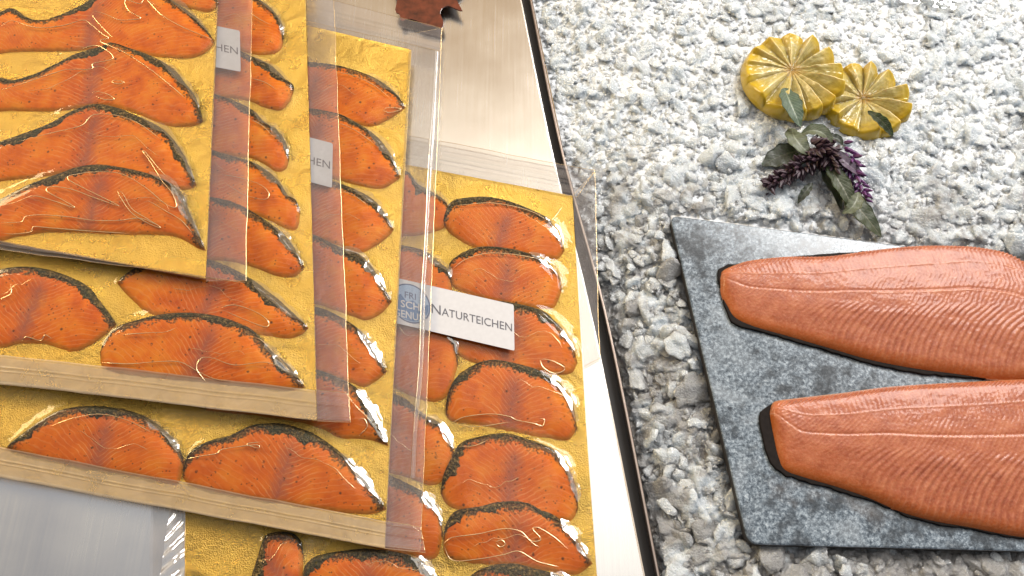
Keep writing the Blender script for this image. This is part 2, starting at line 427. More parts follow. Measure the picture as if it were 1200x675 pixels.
def ico(sub):
    t = (1+5**.5)/2
    v = [(-1, t, 0), (1, t, 0), (-1, -t, 0), (1, -t, 0), (0, -1, t), (0, 1, t), (0, -1, -t), (0, 1, -t), (t, 0, -1), (t, 0, 1), (-t, 0, -1), (-t, 0, 1)]
    f = [(0, 11, 5), (0, 5, 1), (0, 1, 7), (0, 7, 10), (0, 10, 11), (1, 5, 9), (5, 11, 4), (11, 10, 2), (10, 7, 6), (7, 1, 8),
         (3, 9, 4), (3, 4, 2), (3, 2, 6), (3, 6, 8), (3, 8, 9), (4, 9, 5), (2, 4, 11), (6, 2, 10), (8, 6, 7), (9, 8, 1)]
    v = [np.array(x)/np.linalg.norm(x) for x in v]
    for _ in range(sub):
        c = {}; nf = []
        def mid(a, b):
            k = (min(a, b), max(a, b))
            if k not in c:
                q = v[a]+v[b]; v.append(q/np.linalg.norm(q)); c[k] = len(v)-1
            return c[k]
        for a, b, d in f:
            x, y, z = mid(a, b), mid(b, d), mid(d, a)
            nf += [(a, x, z), (b, y, x), (d, z, y), (x, y, z)]
        f = nf
    return np.array(v), np.array(f)
def chunk_templates(sub, count):
    v0, f = ico(sub); out = []
    for k in range(count):
        v = v0.copy()
        for _ in range(rng.integers(7, 12)):
            nrm = rng.normal(size=3); nrm /= np.linalg.norm(nrm)
            d = rng.uniform(.45, .85); q = v@nrm
            v = v-np.outer(np.maximum(0, q-d), nrm)*.96
        v += rng.normal(size=v.shape)*(.02 if sub < 3 else .012)
        for f_, a_ in ((3, .09), (3, .09), (6, .05), (7, .05), (12, .022), (14, .022)):
            kx = rng.normal(size=3)*f_; ph = rng.uniform(0, 6.3)
            v = v*(1+a_*np.sin(v@kx+ph))[:, None]
        out.append(v)
    return out, f
SLATE_PX = [(785, 252), (1360, 327), (1360, 650), (877, 638)]
def scatter(n, sub, rmin, rmax, cond, lift, seed):
    g = np.random.default_rng(seed)
    T, f = chunk_templates(sub, 24)
    xs = g.uniform(600, 1330, n*3); ys = g.uniform(-60, 745, n*3)
    e = np.interp(ys, E2[:, 1], E2[:, 0])
    rp = rmin+(rmax-rmin)*g.uniform(0, 1, n*3)**2.0
    d, ins = poly_dist(xs, ys, SLATE_PX)
    ok = (xs-rp*.8 > e+2) & ~(ins) & (g.uniform(0, 1, n*3) < cond(xs, ys)) & (ins | (d > rp*.55))
    xs, ys, rp = xs[ok][:n], ys[ok][:n], rp[ok][:n]
    Vs, Fs, A = [], [], []; off = 0
    lv = ice_level(xs, ys)
    loc = P(np.stack([xs, ys], 1), lv)
    for i in range(len(xs)):
        v = T[g.integers(24)]
        r = rp[i]*.00044
        sc = np.array([g.uniform(.75, 1.3), g.uniform(.6, 1.0), g.uniform(.28, .5)])*r
        ang = g.uniform(0, 6.28); tx, ty = g.normal(0, .35), g.normal(0, .35)
        c, s = math.cos(ang), math.sin(ang)
        R = np.array([[c, -s, 0], [s, c, 0], [0, 0, 1]])@np.array([[1, 0, 0], [0, math.cos(tx), -math.sin(tx)], [0, math.sin(tx), math.cos(tx)]])@np.array([[math.cos(ty), 0, math.sin(ty)], [0, 1, 0], [-math.sin(ty), 0, math.cos(ty)]])
        w = (v*sc)@R.T+loc[i]+[0, 0, lift(g)*r-.35*r*0]
        Vs.append(w); Fs.append(f+off); off += len(v)
        topk = np.clip((430-ys[i])/330, 0, 1)
        fr = np.clip(g.normal(.46+.62*topk, .24)+(vnoise(xs[i]/45, ys[i]/45, 8)-.5)*.9*(1-.55*topk), 0, 1)
        A.append(np.full(len(v), fr))
    return np.vstack(Vs), np.vstack(Fs), np.concatenate(A)
low = lambda x, y: np.clip(.25+(y-140)/400, .13, 1)
high = lambda x, y: np.clip(1.05-(y-60)/560, .35, 1)
parts = [scatter(1000, 3, 9, 21, low, lambda g: g.uniform(-.5, .3), 1),
         scatter(4200, 2, 4, 12, lambda x, y: x*0+.9, lambda g: g.uniform(-.3, .6), 2),
         scatter(15000, 1, 1.6, 5, high, lambda g: g.uniform(-.2, 1.0), 3)]
off = 0; VV, FF, AA = [], [], []
n_smooth = len(parts[0][1])+len(parts[1][1])
for v, f, a_ in parts:
    VV.append(v); FF.append(f+off); AA.append(a_); off += len(v)
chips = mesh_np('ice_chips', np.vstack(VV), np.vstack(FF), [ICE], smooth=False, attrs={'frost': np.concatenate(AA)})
# melt the heap together: neighbouring chips freeze into one crust with rounded joints
md = chips.modifiers.new('fuse', 'REMESH'); md.mode = 'VOXEL'; md.voxel_size = .0005
md = chips.modifiers.new('melt', 'SMOOTH'); md.factor = .5; md.iterations = 2
me = bpy.data.meshes.new_from_object(chips.evaluated_get(bpy.context.evaluated_depsgraph_get()))
chips.modifiers.clear(); old = chips.data; chips.data = me; bpy.data.meshes.remove(old)
nv_ = len(me.vertices); co = np.empty(nv_*3, np.float32); me.vertices.foreach_get('co', co); co = co.reshape(-1, 3).astype(float)
nn = np.empty(nv_*3, np.float32); me.vertices.foreach_get('normal', nn); nn = nn.reshape(-1, 3)
rel = co-[0, CY, CZ]; ct_, st_ = math.cos(TILT), math.sin(TILT)
yc = rel[:, 1]*ct_+rel[:, 2]*st_; zc_ = -(-rel[:, 1]*st_+rel[:, 2]*ct_)
pxx, pyy = 600+F*rel[:, 0]/zc_, 337.5-F*yc/zc_
topk = np.clip((430-pyy)/330, 0, 1)
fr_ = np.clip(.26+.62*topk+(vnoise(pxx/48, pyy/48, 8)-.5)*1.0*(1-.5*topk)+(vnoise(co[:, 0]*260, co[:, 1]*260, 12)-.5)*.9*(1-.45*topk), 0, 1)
co += nn*(.0009*fbm(co[:, 0]*900+co[:, 2]*700, co[:, 1]*900-co[:, 2]*500, 41, 2)+.0006*np.abs(fbm(co[:, 0]*380, co[:, 1]*380+co[:, 2]*300, 43, 2)))[:, None]
me.vertices.foreach_set('co', co.astype(np.float32).ravel())
if 'frost' in me.attributes: me.attributes.remove(me.attributes['frost'])
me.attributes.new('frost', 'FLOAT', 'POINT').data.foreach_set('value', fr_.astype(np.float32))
if not me.materials: me.materials.append(ICE)
me.polygons.foreach_set('use_smooth', np.ones(len(me.polygons), bool)); me.update()
print('ice verts', nv_)
tag(bed, 'bed of wet crushed ice under the slate board and lemons', 'ice', kind='stuff')
chips.name = 'ice_crust'
tag(chips, 'frozen crust of crushed ice heaped over the wet ice bed', 'ice', kind='stuff')
# crisp loose chips lying on the crust: big wet lumps along the tray rim and below the board, small crystals everywhere
rim = lambda x, y: np.clip((y-150)/170, .03, 1)*np.clip(1.25-(x-np.interp(y, E2[:, 1], E2[:, 0]))/420, .25, 1)
parts = [scatter(520, 3, 9, 22, rim, lambda g: g.uniform(-.1, .5), 11), scatter(1700, 2, 4, 11, rim, lambda g: g.uniform(0, .8), 12),
         scatter(2600, 1, 1.2, 3.4, lambda x, y: x*0+1, lambda g: g.uniform(.2, 1.7), 13)]
off = 0; VV, FF, AA = [], [], []
for v, f, a_ in parts:
    VV.append(v); FF.append(f+off); AA.append(a_); off += len(v)
loose = mesh_np('ice_chips', np.vstack(VV), np.vstack(FF), [ICE], smooth=False, attrs={'frost': np.concatenate(AA)})
sm = np.zeros(len(loose.data.polygons), bool); sm[:len(parts[0][1])] = True
loose.data.polygons.foreach_set('use_smooth', sm)
tag(loose, 'loose wet chips of crushed ice scattered on the ice crust', 'ice', kind='stuff')

# ------------------------------------------------------------------ slate board
ZS = .0075
o = rounded(P(SLATE_PX, ZS)[:, :2], .005)
brd = tag(slab('serving_board', o, ZS-.0055, ZS, SLATE, None, .0008), 'grey speckled stone-look glass board lying on the crushed ice', 'board')

brd.data.materials.append(BLACK)
for p_ in brd.data.polygons:
    if p_.index < len(o): p_.material_index = 1
# ------------------------------------------------------------------ fillets
def fillet(top, bot, skin_px, zb, label, seed, T):
    nu, nv = 760, 210
    zc = zb+.006
    t = curve(P(top, zc)[:, :2], nu); b = curve(P(bot, zc)[:, :2], nu)
    u = np.linspace(0, 1, nu)[:, None]; v = np.linspace(0, 1, nv)[None]
    xy = t[:, None]*(1-v[..., None])+b[:, None]*v[..., None]
    X, Y = xy[..., 0], xy[..., 1]
    wid = np.linalg.norm(b-t, axis=1)[:, None]; wid = np.maximum(wid, 1e-4)
    run = np.concatenate([[0], np.cumsum(np.linalg.norm(np.diff((t+b)/2, axis=0), axis=1))])[:, None]/MM   # mm along
    ml = run+0*v; across = (v-.5)*wid/MM
    dist = np.minimum(np.minimum(v*wid, (1-v)*wid), (run*MM)+0*v)
    bt, bb, bl = v*wid/MM, (1-v)*wid/MM, ml
    thick = T*(.55+.45*np.clip(ml/60, 0, 1))
    edge = (1-np.exp(-bt/1.6))*(1-np.exp(-bb/2.6))*(1-np.exp(-(bl+.4)/1.0))
    prof = .78+.22*np.sin(np.pi*np.clip(v*1.15, 0, 1))-.18*np.clip((v-.62)/.38, 0, 1)
    h = thick*edge*prof
    wob = fbm(ml/9, across/9, seed)*1.0
    vs = v+.015*np.sin(ml/17+seed)+.03*np.clip(1-ml/45, -1, 1)*0+.12*np.clip((ml-45)/75, -.1, 1)                                   # wandering seams
    low = np.clip((vs-.58)/.08, 0, 1)
    # muscle segments: bold curved bands below the seam, finer slanted ones above
    ph1 = (ml+wob*1.6-80*np.clip(.92-v, 0, 1)**2)/3.3
    ph2 = (ml+wob*1.6+abs(v-.28)*26)/2.3
    s1 = .5+.5*np.sin(2*np.pi*ph1); s2 = .5+.5*np.sin(2*np.pi*ph2)
    k1 = low*np.clip((ml-28)/38, .08, 1)*np.clip(bb/4, 0, 1); k2 = (1-low)*.55*np.clip(bt/2.5, .2, 1)
    n1 = np.clip(.62+1.5*fbm(ml/7, across/4, seed+4), .1, 1.3)
    h = h+(.33*(s1**.7)*k1+.11*s2*k2)*edge*n1
    seam = np.exp(-((vs-.50)*wid/MM/.55)**2)
    seam2 = np.exp(-((vs-.27)*wid/MM/.5)**2)*.8
    h = h-.2*np.exp(-((vs-.485)*wid/MM/.8)**2)*edge+.12*seam*edge*(.2+1.2*vnoise(ml/.9, across, seed+7))
    h = h+.14*seam2*edge*(.4+vnoise(ml/.7, across, seed+3))
    # scalloped ridge of fat along the upper edge
    rdg = np.exp(-((bt-2.4)/1.3)**2)
    h = h+rdg*(.8*(.5+.5*np.sin(2*np.pi*(ml+bt*.8)/2.0))*(.5+vnoise(ml/6, bt, seed+1)))*np.clip(ml/8, 0, 1)
    h = h+.5*fbm(ml/12, across/8, seed+2)*edge+.12*fbm(ml/1.2, across/1.0, seed+6)*edge
    Z = zb+.0012+h*MM
    stripe = np.clip((1-s1)*k1*1.0+(1-s2)*k2*.8, 0, 1)*n1
    fat = np.clip(1-bb/7, 0, 1)+np.clip(1-bl/6, 0, 1)*.7+.25*low*np.clip(1-ml/40, 0, 1)
    rim = np.clip(1-bt/1.7, 0, 1)*(.5+.5*vnoise(ml/1.5, bt, seed))
    seam3 = np.exp(-((vs-.40)*wid/MM/.45)**2)*.6*np.clip(vnoise(ml/1.3, across, seed+31)*2-.8, 0, 1)
    pale = np.clip(seam3+seam*.75*(.1+1.1*vnoise(ml/2.1, across, seed+9))+np.clip(s1*1.0-.78, 0, 1)*3*k1*.5*vnoise(ml/4, across/2, seed+12)+np.clip(s2-.8, 0, 1)*3*k2*.4+seam2*.5+rdg*.35*(vnoise(ml/1.0, bt, seed+5)), 0, 1)
    root = empty('fish_fillet', (float(X[0].mean()), float(Y[0].mean()), zb), label, 'fish fillet', 'raw fillets on the board')
    VV = np.stack([X, Y, Z], -1).reshape(-1, 3)
    # wall down to the board all round
    idx = np.arange(nu*nv).reshape(nu, nv)
    ring = np.concatenate([idx[:, 0], idx[-1, 1:], idx[-2::-1, -1], idx[0, -2:0:-1]])
    n0 = len(VV); W = VV[ring].copy(); W[:, 2] = zb+.0004
    k = np.arange(len(ring)); k2_ = (k+1) % len(ring)
    wall = np.stack([ring[k], n0+k, n0+k2_, ring[k2_]], 1)
    at = {n_: np.concatenate([a_.ravel(), a_.ravel()[ring]]) for n_, a_ in (('stripe', stripe), ('fat', np.clip(fat, 0, 1)), ('rim', rim), ('pale', pale))}
    adopt(mesh_np('flesh', np.vstack([VV, W]), [grid_faces(nu, nv)[:, ::-1], wall], [FILLET], attrs=at), root)
    sk = curve(P(skin_px, zb+.001)[:, :2], 160, True)[:-1]
    d = np.random.default_rng(seed).normal(size=(len(sk), 2))*.00025
    adopt(slab('skin', sk+d, zb+.0002, zb+.0016, SKIN, None, .0004), root)
    return root
T1 = [(847, 318), (850, 312), (866, 305), (885, 300), (927, 296), (972, 296), (1025, 289), (1077, 284), (1130, 284), (1165, 288), (1188, 295), (1230, 318), (1290, 338), (1330, 360)]
B1 = [(846, 326), (848, 342), (855, 356), (864, 369), (885, 379), (927, 391), (976, 405), (1025, 419), (1077, 429), (1130, 436), (1165, 441), (1200, 442), (1260, 440), (1330, 425)]
K1 = [(842, 316), (843, 335), (850, 362), (860, 379), (885, 387), (955, 407), (1042, 432), (1110, 441), (1160, 444), (1250, 446), (1320, 420), (1320, 365), (1230, 325), (1185, 300), (1130, 290), (1025, 294), (927, 301), (870, 308)]
fillet(T1, B1, K1, ZS, 'raw pink trout fillet higher on the board, dark skin showing along its lower edge', 11, 6.5)
T2 = [(905, 480), (908, 470), (916, 466), (939, 463), (991, 457), (1044, 450), (1101, 446), (1158, 443), (1200, 441), (1260, 440), (1330, 448)]
B2 = [(905, 484), (910, 511), (915, 533), (923, 549), (946, 558), (984, 569), (1022, 582), (1059, 598), (1097, 609), (1142, 617), (1200, 628), (1260, 632), (1330, 620)]
K2 = [(906, 472), (891, 482), (890, 496), (894, 512), (898, 530), (908, 549), (922, 558), (946, 565), (984, 576), (1022, 588), (1059, 603), (1097, 614), (1142, 621), (1200, 632), (1260, 636), (1325, 618), (1325, 455), (1200, 447), (1044, 456), (939, 468)]
fillet(T2, B2, K2, ZS, 'raw pink trout fillet nearer the board corner, its tail end square with dark skin', 23, 7)

# ------------------------------------------------------------------ lemons
def lemon(cx, cy, rpx, core, z, label, seed, N, smooth_dir, hgt):
    c = P([(cx, cy)], z)[0]; cc = P([core], z)[0]; R = np.linalg.norm(P([(cx+rpx, cy)], z)[0]-c)
    nr, nt = 60, 420
    rr = np.linspace(0, 1, nr)[:, None]; th = np.linspace(0, 2*np.pi, nt, endpoint=False)[None]
    g = np.random.default_rng(seed)
    jit = .07*np.sin(th*2+seed)+.05*np.sin(th*3+seed*2)
    ph = (th+jit)*N/(2*np.pi)+.3
    fr = ph-np.floor(ph); cell = np.floor(ph).astype(int) % N
    gro = np.abs(fr-.5)*2                     # 1 in the cuts, 0 on the wedge ridges
    amp = .45+.85*g.uniform(0, 1, N)[cell]; lift_ = g.uniform(-.16, .16, N)[cell]
    side = .5+.5*np.cos(th-smooth_dir)        # 1 where petals open, 0 where the rind stays round
    rim = 1-(.0+.15*side**2)*gro**2.2*amp+.05*side**2*(amp-.9)
    X0, Y0 = R*rr*np.cos(th)*rim, R*rr*np.sin(th)*rim*.99
    X = c[0]+X0+(cc[0]-c[0])*(1-rr)**1.2; Y = c[1]+Y0+(cc[1]-c[1])*(1-rr)**1.2
    tri = np.where(fr < .74, fr/.74, (1-fr)/.26)
    Z = hgt*(.72+.28*np.sin(np.clip(rr*1.25, 0, 1)*np.pi*.62))+hgt*(.45+.35*side)*(tri-.5)*amp*np.clip(rr*2.2, 0, 1)*(.5+.6*rr)
    Z = Z+hgt*lift_*np.clip(rr*2-.3, 0, 1)*np.clip(tri*3, 0, 1)+.0011*fbm(rr*7+cell*3.3, th*5+0*rr, seed+2)
    Z = Z*(1-np.clip((rr-.90)/.10, 0, 1)**2.2*.8)
    Z = Z+.0004*fbm(rr*14+0*th, th*9+0*rr, seed)*2
    Z = np.maximum(Z, 0)
    ridge = np.clip(1-np.abs(fr-.72)*6, 0, 1)*(rr > .12)*.7+.6*np.clip(vnoise(rr*5, th*62, seed)*1.6-.6, 0, 1)*(rr < .8)
    ring = 0*th+rr
    VV = np.stack([X, Y, z+Z], -1).reshape(-1, 3)
    i, j = np.meshgrid(np.arange(nr-1), np.arange(nt), indexing='ij')
    a_ = (i*nt+j).ravel(); b_ = (i*nt+(j+1) % nt).ravel()
    Q = np.stack([a_, a_+nt, b_+nt, b_], 1)
    n0 = len(VV); W = VV[-nt:].copy(); W[:, 2] = z-.002; W[:, :2] = c[:2]+(W[:, :2]-c[:2])*.93
    k = np.arange(nt); wall = np.stack([n0-nt+k, n0+k, n0+(k+1) % nt, n0-nt+(k+1) % nt], 1)
    cap = np.stack([n0+k, np.full(nt, n0+nt), n0+(k+1) % nt], 1)
    VV = np.vstack([VV, W, [[c[0], c[1], z-.002]]])
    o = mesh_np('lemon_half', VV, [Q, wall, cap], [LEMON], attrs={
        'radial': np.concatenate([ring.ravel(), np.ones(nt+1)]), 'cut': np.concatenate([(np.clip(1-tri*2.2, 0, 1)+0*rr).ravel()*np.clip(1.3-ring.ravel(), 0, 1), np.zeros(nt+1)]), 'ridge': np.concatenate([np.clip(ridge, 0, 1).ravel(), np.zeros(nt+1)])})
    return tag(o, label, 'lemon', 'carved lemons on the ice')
ZL = .001
lemon(1011, 123, 52, (1006, 122), ZL-.001, 'smaller carved lemon flower, partly tucked under the rounder one on the ice', 4, 11, .1, .0075)
lemon(927, 96, 60, (924, 90), ZL+.003, 'larger round carved lemon with a leaf at its centre, lying on the ice', 2, 14, -.25, .0085)

# ------------------------------------------------------------------ leaves and the herb sprig
def leaf(name, mid, wpx, z, mat, parent=None, fold=.25, droop=.0, roll=0.0, shape=1.0, zs=None):
    n, w = 36, 13
    zz = np.full(len(mid), z) if zs is None else np.asarray(zs, float)
    pts = P(mid, zz); m_ = curve(pts, n)
    s = np.linspace(0, 1, n)
    half = (np.sin(np.pi*np.clip(s, 0, 1)**shape)**.75)*wpx*.5*.00044+.00012
    t = np.gradient(m_[:, :2], axis=0); t /= np.linalg.norm(t, axis=1)[:, None]
    nr = np.stack([-t[:, 1], t[:, 0]], 1)
    q = np.linspace(-1, 1, w)
    V = np.zeros((n, w, 3))
    wav = 1+.08*np.sin(s*26)[:, None]*np.abs(q)
    cr, sr = math.cos(roll), math.sin(roll)
    V[..., :2] = m_[:, None, :2]+nr[:, None]*(q[None, :, None]*half[:, None, None])*wav[..., None]*cr
    V[..., 2] = m_[:, None, 2]+np.abs(q)[None]*half[:, None]*fold+q[None]*half[:, None]*sr-droop*s[:, None]**2+.00025*np.sin(s*30)[:, None]*q[None]
    UV = np.stack([np.repeat(s, w), np.tile((q+1)/2, n)], 1)
    V = V.reshape(-1, 3); Q = grid_faces(n, w)
    V2 = V-[0, 0, .00035]
    idx = np.arange(n*w).reshape(n, w)
    ring = np.concatenate([idx[:, 0], idx[-1, 1:], idx[-2::-1, -1], idx[0, -2:0:-1]])
    k2 = np.roll(ring, -1)
    side = np.stack([ring, ring+n*w, k2+n*w, k2], 1)
    o = mesh_np(name, np.vstack([V, V2]), [Q[:, ::-1], Q+n*w, side], [mat], uv=np.vstack([UV, UV]))
    return adopt(o, parent) if parent else o
tag(leaf('sage_leaf', [(919, 103), (925, 118), (932, 134), (938, 149)], 25, .014, L_BLUE, None, .35, zs=[.0135, .0165, .0165, .0145], shape=.9),
    'small bluish green leaf resting on the larger carved lemon', 'leaf')
tag(leaf('sage_leaf', [(1017, 130), (1030, 139), (1040, 149), (1047, 160)], 11, .012, L_GREEN, None, .2, roll=.7, zs=[.0125, .0135, .012, .0075]),
    'narrow dark green leaf stuck into the smaller carved lemon', 'leaf')
zh = .0055
spr = empty('herb_sprig', tuple(P([(965, 185)], .001)[0]), 'sprig of sage leaves with dark purple flower spikes below the lemons', 'herb sprig')
leaf('leaf', [(950, 174), (930, 178), (912, 184), (893, 194)], 30, zh, L_DARK, spr, .1, zs=[.007, .0075, .006, .004])
leaf('leaf', [(928, 150), (930, 159), (938, 170), (950, 182)], 24, zh, L_PALE, spr, .25, zs=[.008, .011, .012, .010])
leaf('leaf', [(938, 158), (950, 153), (964, 156), (976, 170)], 17, zh, L_PALE, spr, .4, zs=[.011, .0135, .0135, .010])
leaf('leaf', [(966, 158), (974, 160), (984, 164), (988, 170)], 10, zh, L_DARK, spr, .3, zs=[.009, .010, .010, .008])
leaf('leaf', [(968, 186), (978, 204), (990, 224), (1000, 246)], 22, zh, L_GREEN, spr, .3, zs=[.010, .0105, .0095, .007])
leaf('leaf', [(962, 196), (970, 212), (980, 226), (986, 246)], 12, zh, L_DARK, spr, .3, zs=[.007, .0075, .007, .004])
leaf('leaf', [(990, 222), (1003, 240), (1018, 258), (1033, 278)], 26, zh, L_GREEN, spr, .15, zs=[.007, .0075, .006, .003], shape=.7)
leaf('leaf', [(1006, 225), (1003, 236), (996, 245), (987, 250)], 16, zh, L_PALE, spr, .3, zs=[.0115, .0125, .012, .010])
leaf('leaf', [(970, 174), (984, 184), (998, 196), (1013, 208)], 15, zh, L_PURP, spr, .3, zs=[.0115, .013, .012, .009])
leaf('leaf', [(952, 214), (946, 222), (940, 230), (935, 238)], 10, zh, L_DARK, spr, .3, zs=[.006, .006, .005, .003])
def tube(pts, rad, sides=6):
    p = np.asarray(pts, float); n = len(p)
    t = np.gradient(p, axis=0); t /= np.linalg.norm(t, axis=1)[:, None]+1e-12
    a_ = np.cross(t, [0, 0, 1.0]); l = np.linalg.norm(a_, axis=1)[:, None]; a_ = np.where(l > 1e-4, a_/np.maximum(l, 1e-9), [1, 0, 0]); b_ = np.cross(a_, t)
    th = np.linspace(0, 2*np.pi, sides, endpoint=False)
    rad = np.broadcast_to(rad, (n,))
    V = p[:, None]+rad[:, None, None]*(np.cos(th)[None, :, None]*a_[:, None]+np.sin(th)[None, :, None]*b_[:, None])
    i, j = np.meshgrid(np.arange(n-1), np.arange(sides), indexing='ij')
    k = i*sides+j; k2 = i*sides+(j+1) % sides
    return V.reshape(-1, 3), np.stack([k.ravel(), k2.ravel(), (k2+sides).ravel(), (k+sides).ravel()], 1)
adopt(mesh_np('stem', *tube(curve(P([(1004, 236), (985, 205), (968, 182), (955, 182), (930, 198), (896, 220)], [.006, .008, .009, .008, .007, .005]), 40), .0007, 8), [L_GREEN]), spr)
def spike(axis, zs, n, spread, size, mat, seed):
    g = np.random.default_rng(seed); ax = curve(P(axis, zs), 60)
    v0, f = ico(2); Vs, Fs, off = [], [], 0
    for k in range(n):
        s = (k+.5)/n; i = min(58, int(s*59)); c = ax[i]; t = ax[i+1]-ax[i]; t /= np.linalg.norm(t)
        sd = np.cross(t, [0, 0, 1]); up = np.cross(sd, t)
        ph = k*2.4+g.uniform(-.7, .7)
        out = math.cos(ph)*sd+math.sin(ph)*up
        tp = (1-.55*s)
        d = out*g.uniform(.5, 1.2)+t*g.uniform(.3, .9)+g.normal(size=3)*.2; d /= np.linalg.norm(d)
        e1 = np.cross(d, [.2, .3, 1]); e1 /= np.linalg.norm(e1); e2 = np.cross(d, e1)
        L = size*g.uniform(.8, 1.25)*(.6+.4*tp)
        prof = v0.copy()
        pt = (1-np.clip(prof[:, 2], -1, 1))*.5
        wv = .48*(.35+.65*pt)*(1+.2*np.sin(np.arctan2(prof[:, 1], prof[:, 0])*5))
        w = (prof[:, :1]*wv[:, None])*e1*L+(prof[:, 1:2]*wv[:, None])*e2*L+prof[:, 2:]*d*L
        Vs.append(w+c+out*spread*tp*g.uniform(.5, 1.0)+d*L*.5); Fs.append(f+off); off += len(v0)
    return adopt(mesh_np('flower_spike', np.vstack(Vs), np.vstack(Fs), [mat]), spr)
spike([(976, 170), (955, 186), (925, 203), (896, 221)], [.010, .009, .0075, .0055], 170, .0056, .0030, FL_DARK, 1)
spike([(950, 172), (962, 174), (972, 182), (980, 200)], [.012, .013, .013, .010], 60, .0052, .0032, FL_DARK, 7)
spike([(985, 172), (996, 186), (1003, 204), (1014, 236)], [.009, .0095, .0085, .006], 52, .0050, .0029, FL_PURP, 2)

# ------------------------------------------------------------------ dark leaf and clear lid at the top edge
o = P(curve([(466, -30), (465, 0), (463, 13), (468, 17), (470, 25), (478, 22), (488, 24), (497, 29), (508, 31), (518, 33), (520, 26), (516, 16), (519, 9), (526, 7), (533, 10), (542, 13), (537, 3), (535, -8), (545, -30)], 80, True)[:-1], .0062)[:, :2]
tag(slab('red_brown_leaf', o, .0056, .0062, BROWN, None, .0002), 'dark red-brown scalloped leaf lying on the steel at the top edge', 'leaf')
o = rounded(P([(1060, -60), (1124, -60), (1127, 4), (1060, -7)], .009)[:, :2], .0014)
tag(slab('clear_tray', o, .003, .009, GLASS, None, .0006), 'corner of a clear plastic tray on the ice at the top edge', 'tray')

